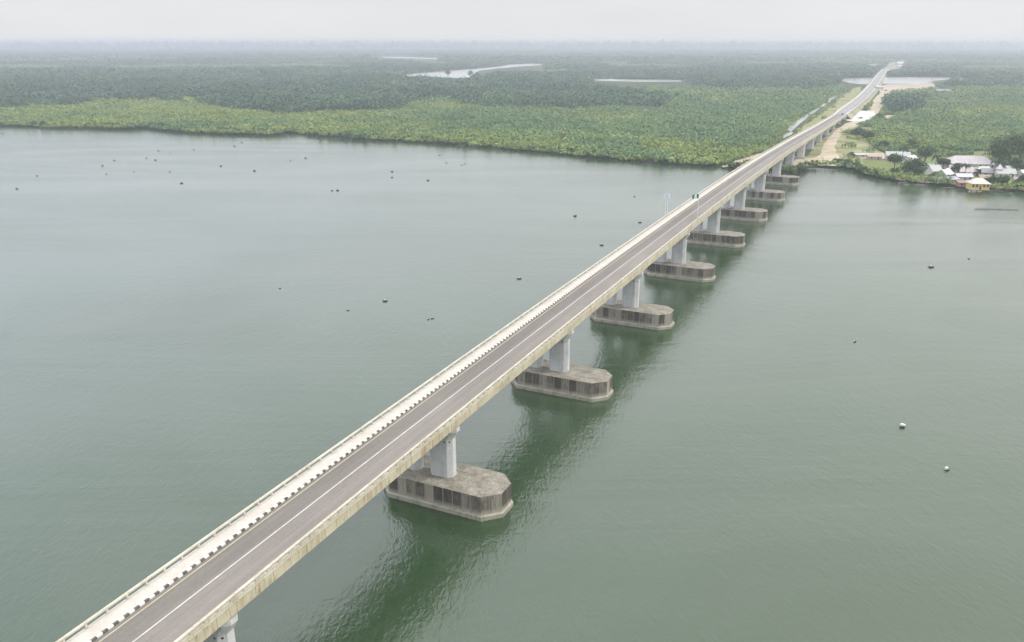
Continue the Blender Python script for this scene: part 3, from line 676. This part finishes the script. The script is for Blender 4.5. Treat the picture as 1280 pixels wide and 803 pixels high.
TREES = [  # plan point of the foot, height, crown radius, label
 (1117, 215, 10.5, 5.2, 'leaf', .45, 'spreading tree with an open flat crown left of the big dark waterside tree'),
 (1142, 224, 12.5, 7.4, 'leaf', .12, 'big round dark green tree at the water edge above the beige log pile'),
 (1155, 206, 12.5, 6.0, 'leaf', .2, 'tall dark tree just right of the white roof at the village edge'),
 (1118, 219, 4.6, 2.4, 'leaf', .1, 'small dark bush under the spreading tree near the shore'),
 (1178, 212, 7.5, 4.4, 'leaf', .2, 'dark tree left of the long grey roof'),
 (1196, 219, 7.0, 3.8, 'leaf', .15, 'round dark tree in front of the long grey roof'),
 (1188, 229, 3.8, 2.3, 'leaf', .05, 'small bush on the shore left of the yellow house'),
 (1164, 226, 4.6, 2.4, 'leaf_olive', .1, 'greyish bush on the bank right of the log pile'),
 (1239, 234, 6.0, 4.4, 'leaf', .05, 'wide green bush right of the yellow house'),
 (1253, 233, 5.4, 4.2, 'leaf', .05, 'green bush on the shore left of the sandy yard'),
 (1246, 212, 20, 8.0, 'leaf', .12, 'tall dark tree at the left end of the tall group behind the village'),
 (1258, 209, 22, 8.5, 'leaf', .12, 'tallest dark tree in the group behind the white church-like roof'),
 (1273, 208, 22, 9.0, 'leaf_olive', .15, 'tall olive brown tree at the right edge behind the village'),
 (1290, 212, 20, 9.0, 'leaf', .15, 'tall tree cut by the right edge of the picture'),
 (1269, 216, 9, 5.0, 'leaf', .1, 'lower green tree behind the sandy yard'),
 (1280, 234, 7.5, 4.6, 'leaf', .1, 'dark bushy tree right of the sandy yard at the shore'),
 (1222, 220, 4.5, 3.2, 'leaf', .05, 'low bush behind the yellow house'),
 (1071, 172, 7.5, 7.0, 'leaf', .1, 'dark clump of bush left of the field, beside the sand track'),
 (1084, 176, 8.0, 5.6, 'leaf', .1, 'dark bushy tree in the middle of the green field'),
 (1097, 152, 8.0, 5.0, 'leaf', .1, 'small dark tree at the corner of the gravel yard'),
 (1103, 187, 7.0, 4.5, 'leaf', .1, 'dark round bush in the field above the village edge'),
 (1065, 197, 3.6, 2.6, 'leaf', .05, 'small dark bush beside the bare lot near the shore'),
 (1048, 205, 3.2, 4.0, 'leaf', .02, 'low dark bush on the shore right of the sand landing'),
 (1058, 207, 3.6, 4.4, 'leaf', .02, 'low dark shore bush, second right of the sand landing'),
 (1068, 210, 3.4, 4.2, 'leaf', .02, 'low dark shore bush, third right of the sand landing'),
 (1140, 186, 8, 4.5, 'leaf_olive', .15, 'yellowish tree behind the white roof'),
 (1210, 208, 5, 3.5, 'leaf', .1, 'low bush in front of the middle of the long grey roof'),
 (1078, 216, 3.2, 3.4, 'leaf', .02, 'low green shore bush at the left end of the village bank'),
 (1002, 212, 2.6, 3.4, 'leaf_olive', .02, 'brown green bush on the bank beside the first land pier'),
 (992, 213, 2.4, 3.2, 'leaf_olive', .02, 'brownish bush on the bank just behind the last pile cap'),
]
for i, (x, y, h, r, mt, bs, lab) in enumerate(TREES):
    tree(G(x, y, 1.0), h, r, lab, mt, 'broadleaf_tree' if h > 4.7 else 'bush', bs, seed=100+i, nclump=int(12+r*3.2))
# taller trees standing out of the far wood line
rr = random.Random(9)
EM = [(1068, 101, 1), (930, 104, 1), (872, 104, 1), (1165, 100, 1), (1215, 104, 1), (1222, 103, 1), (1206, 106, 1), (560, 98, 1), (588, 99, 1), (985, 97, 1)]
for i, (x, y, _) in enumerate(EM):
    h = rr.uniform(17, 23)
    tree(G(x, y, 1.0), h, rr.uniform(7, 10), 'tall tree rising above the far hazy wood line, one of ten', 'forest', 'broadleaf_tree', .2, seed=300+i, nclump=26, group='tall trees above the far wood line')
def palm(loc, h, label, seed):
    rr = random.Random(seed); root = empty('palm_tree', loc, rr.uniform(0, 6)); tag(root, label, 'palm tree')
    mb = MB(); lx = rr.uniform(-.8, .8); mb.tube((0, 0, -.2), (lx*.4, 0, h*.5), .22, .17, 7); mb.tube((lx*.4, 0, h*.5), (lx, 0, h), .17, .12, 7); mb.build('trunk', M['bark'], root)
    mb = MB()
    for i in range(16):
        a = i*2.4; L = rr.uniform(2.6, 3.6); up = rr.uniform(-.1, .8); prev = Vector((lx, 0, h)); wd = .12
        for j in range(5):
            f = (j+1)/5; p = Vector((lx+math.cos(a)*L*f, math.sin(a)*L*f, h+up*L*f-1.5*L*f*f*.55)); sd_ = Vector((-math.sin(a), math.cos(a), -.25)); w2 = .55*math.sin(math.pi*min(.95, f))+.05
            mb.face([prev-sd_*wd, prev+sd_*wd, p+sd_*w2, p-sd_*w2]); prev = p; wd = w2
    mb.build('crown', M['leaf'], root)
for i, (x, y, h, lab) in enumerate([(1126, 207, 11, 'slim palm rising between the spreading tree and the big dark tree'), (1205, 224, 8, 'palm beside the brown shack on the shore'), (1240, 222, 9, 'palm behind the wide green bush'), (1168, 214, 9, 'palm behind the small white gabled house')]):
    palm(G(x, y, 1.0), h, lab, 500+i)

# ------------------------------------------------------------------ village
def house(x, y, rz, w_, d_, h, rise, roofc, wallc, label, name='house', kind='gable', z0=1.1, cat='house', over=.5, nwin=3, stilts=0):
    root = empty(name, G(x, y, z0), rz); tag(root, label, cat)
    wm = flat('wall '+name, wallc, .85); rm = flat('roof '+name, roofc, .6, var=.12, scale=.5); gm = flat('window glass', (.05, .06, .07), .2)
    hw, hd = w_/2, d_/2; zb = stilts
    mb = MB(); mb.box(-hw, hw, -hd, hd, zb, zb+h)
    if kind == 'gable':
        for sx in (-1, 1):
            tri = [(sx*hw, -hd, zb+h), (sx*hw, hd, zb+h), (sx*hw, 0, zb+h+rise)]
            mb.face(tri if sx > 0 else tri[::-1])
    mb.build('walls', wm, root)
    ow, od = hw+over, hd+over; zt = zb+h+.02; th = .14; mb = MB()
    dr = rise*over/hd
    def slab(pts):
        mb.face(pts); mb.face([(p[0], p[1], p[2]-th) for p in pts][::-1])
        for i in range(len(pts)):
            a, b = pts[i], pts[(i+1) % len(pts)]; mb.face([(a[0], a[1], a[2]-th), (b[0], b[1], b[2]-th), b, a])
    e0 = zt-dr+th; rt = zt+rise+th
    if kind == 'gable':
        slab([(-ow, -od, e0), (ow, -od, e0), (ow, 0, rt), (-ow, 0, rt)]); slab([(ow, od, e0), (-ow, od, e0), (-ow, 0, rt), (ow, 0, rt)])
    elif kind == 'hip':
        rx = max(0.05, ow-od*.9)
        slab([(-ow, -od, e0), (ow, -od, e0), (rx, 0, rt), (-rx, 0, rt)]); slab([(ow, od, e0), (-ow, od, e0), (-rx, 0, rt), (rx, 0, rt)])
        slab([(ow, -od, e0), (ow, od, e0), (rx, 0, rt)]); slab([(-ow, od, e0), (-ow, -od, e0), (-rx, 0, rt)])
    else:
        slab([(-ow, -od, zt+th), (ow, -od, zt+th), (ow, od, zt+rise+th), (-ow, od, zt+rise+th)])
    mb.build('roof', rm, root)
    k = max(1, nwin)
    for i in range(k):
        cx0 = -hw+w_*(i+.5)/k
        if i == k//2 and k > 1:
            mb = MB(); mb.box(cx0-.5, cx0+.5, -hd-.05, -hd+.02, zb+.02, zb+min(2.1, h-.2)); mb.build('door', flat('door', (.16, .12, .09)), root)
        else:
            mb = MB(); mb.box(cx0-.55, cx0+.55, -hd-.04, -hd+.02, zb+h*.4, zb+h*.8); mb.build('window', gm, root)
    if stilts:
        for ix in range(4):
            for iy in range(2):
                mb = MB(); xx = -hw+.3+ix*(w_-.6)/3; yy = -hd+.3+iy*(d_-.6); mb.tube((xx, yy, -2.5), (xx, yy, zb), .16, .14, 6); mb.build('stilt', M['bark'], root)
        mb = MB(); mb.box(-hw-.4, hw+.4, -hd-.6, hd+.2, zb-.18, zb-.002); mb.build('platform', flat('platform boards', (.35, .30, .2)), root)
    return root
WHT = (.46, .46, .46); GRY = (.50, .47, .46)
house(1121, 200, R(-14), 14, 8, 3.2, 2.0, WHT, (.6, .58, .52), 'long white roofed building behind the spreading tree', nwin=4)
house(1137, 204, R(40), 9, 6, 3.0, 1.6, (.78, .77, .74), (.6, .58, .52), 'white roofed wing stepping down toward the big dark tree', nwin=2)
house(1209, 210.5, R(-9), 27, 12, 3.6, 3.8, (.52, .48, .48), (.50, .47, .42), 'long grey hipped roof building, the largest of the village', 'long_building', 'hip', nwin=8)
house(1166, 219, R(20), 7, 6, 3.0, 2.6, WHT, (.66, .65, .60), 'small house with a bright white gable roof near the log pile', nwin=2)
house(1159, 213, R(-8), 6, 5, 2.8, 1.0, (.36, .50, .48), (.5, .5, .46), 'small house with a pale teal roof behind the white gable house', nwin=2)
house(1180, 224, R(35), 7.5, 6, 3.2, 2.2, (.56, .57, .62), (.45, .46, .48), 'bluish grey tin roofed shack on the bank', 'shack', nwin=2, cat='shack')
house(1173, 229, R(10), 4.5, 3.6, 2.2, .8, (.34, .30, .27), (.32, .28, .24), 'brown lean-to on the bank below the bluish grey shack', 'lean_to', 'shed', nwin=1, cat='shack')
house(1203, 226, R(-4), 8.0, 5.5, 2.6, 1.3, (.56, .57, .60), (.48, .45, .42), 'low house with a flat white tin roof left of the yellow house', nwin=3)
house(1207, 220, R(-25), 6.0, 5, 2.8, 2.2, (.60, .50, .50), (.5, .45, .42), 'small house with a faded pink roof behind the white tin roof', nwin=2)
house(1219, 219, R(-12), 8.5, 5.5, 2.6, 1.5, (.58, .64, .60), (.52, .5, .45), 'house with a pale greenish tin roof below the long grey building', nwin=3)
house(1235, 221, R(-20), 7.5, 5, 2.8, 1.8, (.40, .37, .39), (.36, .33, .33), 'dark grey roofed house left of the white hall', nwin=2)
ch = house(1255, 223, R(-10), 9.5, 6, 3.2, 2.0, WHT, (.62, .60, .56), 'white roofed hall with a small pyramid roof at its left end', 'village_hall', nwin=3, cat='hall')
mb = MB(); mb.prism([(-5.0, -1.6), (-1.6, -1.6), (-1.6, 1.8), (-5.0, 1.8)], 5.1, 8.0, 0, top=[(-3.31, .09), (-3.29, .09), (-3.29, .11), (-3.31, .11)]); mb.build('roof_pyramid', flat('pyramid roof', (.66, .67, .68)), ch)
house(1221, 239.5, R(-6), 9.0, 6.5, 3.3, 2.2, (.66, .62, .54), (.66, .52, .18), 'small yellow house with a cream hipped roof standing on stilts over the water', 'stilt_house', 'hip', z0=0, nwin=5, stilts=1.4)
house(1279, 224, R(25), 7, 5.5, 3.0, 2.2, (.74, .75, .78), (.5, .48, .45), 'pale roofed house cut by the right edge of the picture', nwin=2)
house(1203, 233, R(3), 5.5, 3.5, 2.0, .7, (.34, .22, .17), (.38, .22, .16), 'low reddish brown shack at the water edge left of the yellow house', 'shack', 'shed', nwin=2, cat='shack')
house(1092, 199.5, R(-6), 8.5, 5, 2.2, .9, (.42, .36, .32), (.45, .36, .26), 'low brown roofed shed on the bare lot left of the white roof', 'shed', nwin=2, cat='shed')
house(1077, 196.5, R(4), 9, 4, 1.6, .5, (.50, .48, .46), (.4, .38, .34), 'long low grey shelter on the bare lot, furthest toward the bridge', 'shelter', 'shed', nwin=1, cat='shelter')
house(1191, 229, R(12), 5.0, 4, 2.2, .8, (.45, .44, .46), (.40, .36, .30), 'tiny grey tin shack on the bank right of the bluish grey shack', 'shack', 'shed', nwin=1, cat='shack')
house(1230, 227, R(-15), 5.5, 4.5, 2.4, 1.2, (.38, .30, .25), (.42, .37, .30), 'small rusty roofed shack behind the yellow stilt house', 'shack', nwin=2, cat='shack')
house(1228, 216, R(10), 6, 4.5, 2.4, 1.2, (.55, .53, .52), (.45, .42, .38), 'small grey roofed house tucked behind the greenish roof', nwin=2)
house(1193, 215, R(-20), 6, 4.5, 2.6, 1.3, (.42, .38, .37), (.42, .38, .34), 'small brown roofed house in front of the left end of the long grey building', nwin=2)
house(1185, 218, R(30), 5, 4, 2.4, 1.1, (.60, .60, .62), (.5, .48, .44), 'small pale roofed house beside the dark tree left of the long building', nwin=2)
house(1272, 229, R(-8), 5, 4, 2.3, 1.0, (.36, .31, .28), (.46, .40, .28), 'small brown shack on the sandy yard near the right edge', 'shack', nwin=2, cat='shack')
house(1262, 216, R(5), 6, 4.5, 2.6, 1.4, (.48, .45, .44), (.45, .42, .38), 'grey roofed house just behind the white hall', nwin=2)
house(1152, 214, R(15), 5, 4, 2.4, 1.0, (.40, .35, .31), (.42, .38, .32), 'small brown roofed hut behind the big dark waterside tree', 'hut', nwin=1, cat='hut')
house(1290, 229, R(15), 7, 5, 2.6, 1.4, (.50, .46, .44), (.5, .45, .35), 'greyish house beyond the right edge of the sandy yard', nwin=2)
house(1125, 81.5, R(20), 28, 16, 5, 3, (.70, .70, .70), (.6, .58, .55), 'pale site building beside the far end of the road', 'site_building', nwin=3, cat='building')
house(1127, 85, R(-10), 26, 14, 5, 2, (.62, .60, .56), (.5, .48, .45), 'small pale shed right of the far road end, below the pale site building', 'site_building', nwin=2, cat='building')
house(1098, 112, R(15), 12, 7, 4, 1.5, (.55, .54, .55), (.5, .48, .45), 'grey hut between the road and the bare earth near the far lagoon', 'hut', nwin=2, cat='hut')
# log pile at the water edge
lp = empty('log_pile', G(1143, 227.5, 1.0), R(55)); tag(lp, 'heap of beige timber poles sloping into the water below the big dark tree', 'timber pile')
lm = flat('bare timber', (.52, .42, .30), .8); rr = random.Random(4); mb = MB()
for i in range(60):
    y0 = rr.uniform(-9, 9); a = rr.uniform(-.5, .5); L = rr.uniform(1.5, 3); z = rr.uniform(0, .9)+max(0, y0*.06)
    mb.tube((-math.cos(a)*L, y0-math.sin(a)*L, z), (math.cos(a)*L, y0+math.sin(a)*L, z+rr.uniform(-.3, .3)), .16, .12, 5)
mb.build('poles', lm, lp)
# canoes drawn up at the village
def canoe(x, y, rz, L, c, label):
    root = empty('canoe', G(x, y, 0.0), rz); tag(root, label, 'boat', 'canoes at the village bank'); mb = MB(); n_ = 9; rings = []
    for i in range(n_):
        f = i/(n_-1)*2-1; wd = .55*(1-abs(f)**2.4)+.02; zz = .42+.28*f*f; xx = f*L/2
        rings.append([(xx, -wd, zz), (xx, -wd*.7, .02), (xx, 0, -.1), (xx, wd*.7, .02), (xx, wd, zz), (xx, wd*.82, zz), (xx, 0, .1), (xx, -wd*.82, zz)])
    for i in range(n_-1):
        for j in range(8): mb.face([rings[i][j], rings[i][(j+1) % 8], rings[i+1][(j+1) % 8], rings[i+1][j]])
    mb.build('hull', flat('canoe hull', c), root)
    for f in (-.25, .22):
        mb = MB(); mb.box(f*L-.12, f*L+.12, -.48, .48, .38, .42); mb.build('thwart', flat('thwart', (.4, .3, .2)), root)
for a in [(1186, 235.5, R(8), 7.5, (.22, .17, .13), 'dark brown canoe moored left of the reddish shack'), (1243, 239.5, R(-12), 8, (.25, .2, .16), 'brown canoe moored right of the yellow stilt house'),
          (1128, 229, R(20), 6, (.45, .40, .33), 'pale canoe left of the log pile')]: canoe(*a)

# ------------------------------------------------------------------ floats and fish traps on the river
fw = flat('weathered white foam', (.74, .74, .70), .7); fd = flat('black plastic drum', (.035, .035, .04), .45); fb = flat('wet brown timber', (.07, .055, .045), .7)
def blockmesh(seed, sx, sy, sz):
    rr = random.Random(seed); bm = bmesh.new(); bmesh.ops.create_cube(bm, size=1)
    bmesh.ops.bevel(bm, geom=bm.edges[:], offset=.14, segments=2, affect='EDGES')
    for v_ in bm.verts: v_.co = Vector((v_.co.x*sx*(1+rr.uniform(-.06, .06)), v_.co.y*sy*(1+rr.uniform(-.06, .06)), v_.co.z*sz*(1+rr.uniform(-.06, .06))))
    me = bpy.data.meshes.new('foam_block'); bm.to_mesh(me); bm.free(); return me
def make_float(style, label, group=None):
    root = empty('fishing_float'); tag(root, label, 'float', group)
    def blk(loc, s3, mat, nm, seed, rz=0):
        me = blockmesh(seed, *s3); me.materials.append(mat); me.name = nm; o = bpy.data.objects.new(nm, me); C.objects.link(o); o.parent = root; o.location = loc; o.rotation_euler = (0.05, .04, rz)
    def drum(p0, p1, r):
        mb = MB(); mb.tube(p0, p1, r, r, 12); mb.tube((Vector(p0)*.7+Vector(p1)*.3), (Vector(p0)*.66+Vector(p1)*.34), r*1.06, r*1.06, 12); mb.build('drum', fd, root)
    if style == 'white':
        blk((0.1, .1, .45), (.95, .75, .75), fw, 'foam_block', 1); blk((.75, .3, .35), (.5, .5, .5), fw, 'foam_block', 2, .6); drum((-.55, -.35, .1), (.5, -.4, .1), .32)
    elif style == 'mono':
        blk((0, .05, .42), (.8, .75, .7), fw, 'foam_block', 3, .4); drum((-.4, -.42, .08), (.4, -.4, .08), .26)
    elif style == 'dark':
        drum((-.7, 0, .15), (.7, .1, .15), .36); blk((0, .25, .42), (.7, .35, .35), fw, 'foam_block', 4)
        mb = MB(); mb.box(-1.0, 1.0, -.35, -.2, .05, .2); mb.box(-1.0, 1.0, .3, .42, .05, .2); mb.build('frame', fb, root)
    elif style == 'far':
        drum((-.9, 0, .2), (.9, .15, .2), .42); drum((-.5, .5, .15), (.8, .7, .15), .36)
        mb = MB(); mb.tube((.1, .1, 0), (.15, .1, 1.5), .06, .05, 5); mb.build('marker_stick', fb, root)
    return root
near = [(1127, 534, 'white', 0, .82, 'white foam float with a side block, larger of two pale floats right of the bridge'),
 (1183, 587.5, 'mono', .5, .7, 'small white foam float, nearest to the lower right corner'),
 (1069, 427.5, 'dark', 1.0, .6, 'dark float with a pale block, nearest to the bridge on its right side'),
 (1164, 334.5, 'dark', .1, 1.0, 'long dark float beyond the others, left of the small round one right of the bridge'),
 (1211, 323.5, 'dark', 1.3, .65, 'small dark float farthest out on the right side of the bridge, near the fish trap'),
 (481.5, 377, 'dark', .3, .8, 'dark float with a white top, nearest single one left of the bridge'),
 (535.5, 399.5, 'dark', 1.4, .5, 'left one of a pair of dark floats with white tops close to the bridge'),
 (540.5, 398.6, 'dark', .6, .5, 'right one of a pair of dark floats with white tops close to the bridge'),
 (649, 349, 'dark', .2, .75, 'dark float alone beside the middle of the bridge on the left side'),
 (752, 307, 'dark', .0, .8, 'dark float close under the left parapet, nearer of two'),
 (800, 278.5, 'dark', .4, .8, 'dark float close under the left parapet, farther of two'),
 (435, 388.5, 'dark', .8, .45, 'tiny low float left of the white-topped one')]
for x, y, st_, rz, sc2, lab in near:
    o = make_float(st_, lab); o.location = G(x, y, 0); o.rotation_euler[2] = rz; o.scale = (sc2,)*3
farp = [(719, 270.5), (793, 246), (21, 236.5), (46, 220), (128, 207.5), (133, 218), (143, 201), (3, 167.3), (43, 164.5), (92, 163), (167, 215), (183, 198), (194, 200.5), (198, 189), (213, 192.5), (212, 215),
        (227, 229.5), (242, 187), (276, 208), (293, 183), (302, 178.5), (318, 214), (363, 201), (382, 198), (415, 238.7), (422, 238.5), (350, 361), (490, 215), (490, 222.3), (535, 226), (549, 194.5), (558, 204), (577, 207), (581, 205.5)]
proto = None; rr = random.Random(2)
for x, y in farp:
    if proto is None: proto = make_float('far', 'small dark float with a short stick, scattered far out left of the bridge', 'dark floats far out on the river'); o = proto
    else: o = copy_tree(proto)
    o.location = G(x, y, 0); o.rotation_euler[2] = rr.uniform(-.6, .6); s_ = rr.uniform(.42, .78)*(0.45 if (x, y) in ((350, 361),) else 1); o.scale = (s_, s_, s_)
ft = empty('fish_trap', G(1246, 262.5, 0), R(-8)); tag(ft, 'row of dark sticks and netting in the water below the yellow house', 'fish trap')
rr = random.Random(3); mb = MB()
for i in range(46):
    xx = -9.5+i*.42; mb.tube((xx, rr.uniform(-.25, .25), -1.2), (xx+rr.uniform(-.1, .1), rr.uniform(-.25, .25), rr.uniform(.25, .8)), .09, .06, 5)
mb.build('stakes', fb, ft)
mb = MB(); mb.box(-9.6, 9.6, -.05, .05, .12, .24); mb.build('cross_pole', fb, ft)

# ------------------------------------------------------------------ flags on the bridge
steel = flat('white flagpole paint', (.72, .74, .76), .4); gr = flat('green cloth', (.02, .20, .09), .9); wt = flat('white cloth', (.80, .82, .82), .9); pb = flat('pale blue white cloth', (.70, .74, .84), .9)
def flagpole(s_, t_, h, z0, label, flag, rz, group=None):
    root = empty('flagpole', B(s_, t_, z0), -ALPHA+rz); tag(root, label, 'flagpole', group)
    mb = MB(); mb.tube((0, 0, 0), (0, 0, h), .085, .05, 8); mb.build('pole', steel, root)
    mb = MB(); mb.box(-.22, .22, -.22, .22, -.02, .3); mb.build('base', M['rail'], root)
    mb = MB(); n_ = 13; L, hh_ = flag; cols_ = []
    for i in range(n_):
        f = i/(n_-1); x_ = -f*L; y_ = .18*math.sin(f*9)*f; dz = -.55*f*f*hh_*(.8 if L < 1.5 else .55)
        cols_.append(((x_-.05, y_, h-.15+dz), (x_-.05+.1*math.sin(f*6), y_+.1, h-.15-hh_+dz)))
    for i in range(n_-1):
        a, b = cols_[i], cols_[i+1]; mb.face([a[1], b[1], b[0], a[0]], 0 if label.startswith('pole') else (0 if i < 4 or i >= 8 else 1))
    o = mb.build('flag', [gr, wt] if not label.startswith('pole') else [pb, wt], root); sm = o.modifiers.new('thickness', 'SOLIDIFY'); sm.thickness = .02
    return root
flagpole(3.70*H, -62.18, 8.6, ZR(3.70*H)+.93, 'white flagpole on the right parapet flying a green white green flag', (2.1, 1.5), R(12))
flagpole(3.70*H, -73.38, 8.0, ZR(3.70*H)+.93, 'pole with a pale drooping banner on the left parapet, the nearer of two', (1.0, 1.9), R(0))
flagpole(3.735*H, -73.38, 7.7, ZR(3.735*H)+.93, 'pole with a pale drooping banner on the left parapet, the farther of two', (.9, 1.9), R(160))

# ------------------------------------------------------------------ vehicles
def wheel(parent, x, y, r=.33):
    mb = MB(); mb.tube((x-.11, y, r), (x+.11, y, r), r, r, 14); ty = mb.build('wheel', fd, parent)
    mb = MB(); mb.tube((x-.115, y, r), (x+.115, y, r), r*.55, r*.55, 10); mb.build('rim', steel, ty)
def car(loc, rz, c, label, name='parked_car', tall=1.5):
    root = empty(name, loc, rz); tag(root, label, 'car'); pm = flat('car paint', c, .3, var=.04); gm = flat('car glass', (.03, .035, .04), .1)
    def shell(prof, hw, tp, nm, mat):
        mb = MB(); k = len(prof); L_ = [(-hw*(1 if z < .75 else tp), y, z) for y, z in prof]; R_ = [(-x, y, z) for x, y, z in L_]
        mb.face(L_); mb.face(R_[::-1])
        for i in range(k): j = (i+1) % k; mb.face([R_[i], R_[j], L_[j], L_[i]])
        return mb.build(nm, mat, root)
    shell([(-2.2, .35), (2.2, .35), (2.25, .62), (2.1, .82), (1.0, .93), (-1.9, .95), (-2.2, .75)], .88, .94, 'body', pm)
    shell([(1.0, .92), (.35, tall-.06), (-1.3, tall-.04), (-1.85, .93)], .80, .86, 'windows', gm)
    mb = MB(); mb.box(-.66, .66, -1.3, .36, tall-.07, tall); mb.build('roof', pm, root)
    for x in (-.84, .84):
        for y in (-1.35, 1.4): wheel(root, x, y)
car(B(11.9*H, -65.2, ZR(11.9*H)+.01), -ALPHA, (.05, .07, .14), 'dark blue car at the far end of the bridge deck', 'car', 1.7)
car(G(1075.5, 148.5, 1.24), R(60), (.10, .11, .13), 'dark car standing on the pale gravel yard', tall=1.6)
car(G(1107, 114, 1.15), R(80), (.12, .14, .18), 'dark vehicle parked by the bare earth near the far lagoon', tall=1.8)

# ------------------------------------------------------------------ haze
hz = MB(); hz.box(-26000, 26000, -900, 25000, -4.5, CAMH+4); ho = hz.build('haze', []); tag(ho, 'even pale haze lying over river and forest', 'haze', kind='stuff')
hm = bpy.data.materials.new('haze'); hm.use_nodes = True; ht = hm.node_tree; ht.nodes.clear()
ho_ = ht.nodes.new('ShaderNodeOutputMaterial'); pv = ht.nodes.new('ShaderNodeVolumePrincipled'); ht.links.new(pv.outputs[0], ho_.inputs['Volume'])
pv.inputs['Color'].default_value = (.84, .90, .97, 1); pv.inputs['Density'].default_value = 2.7e-4; pv.inputs['Anisotropy'].default_value = 0.3
ho.data.materials.append(hm)
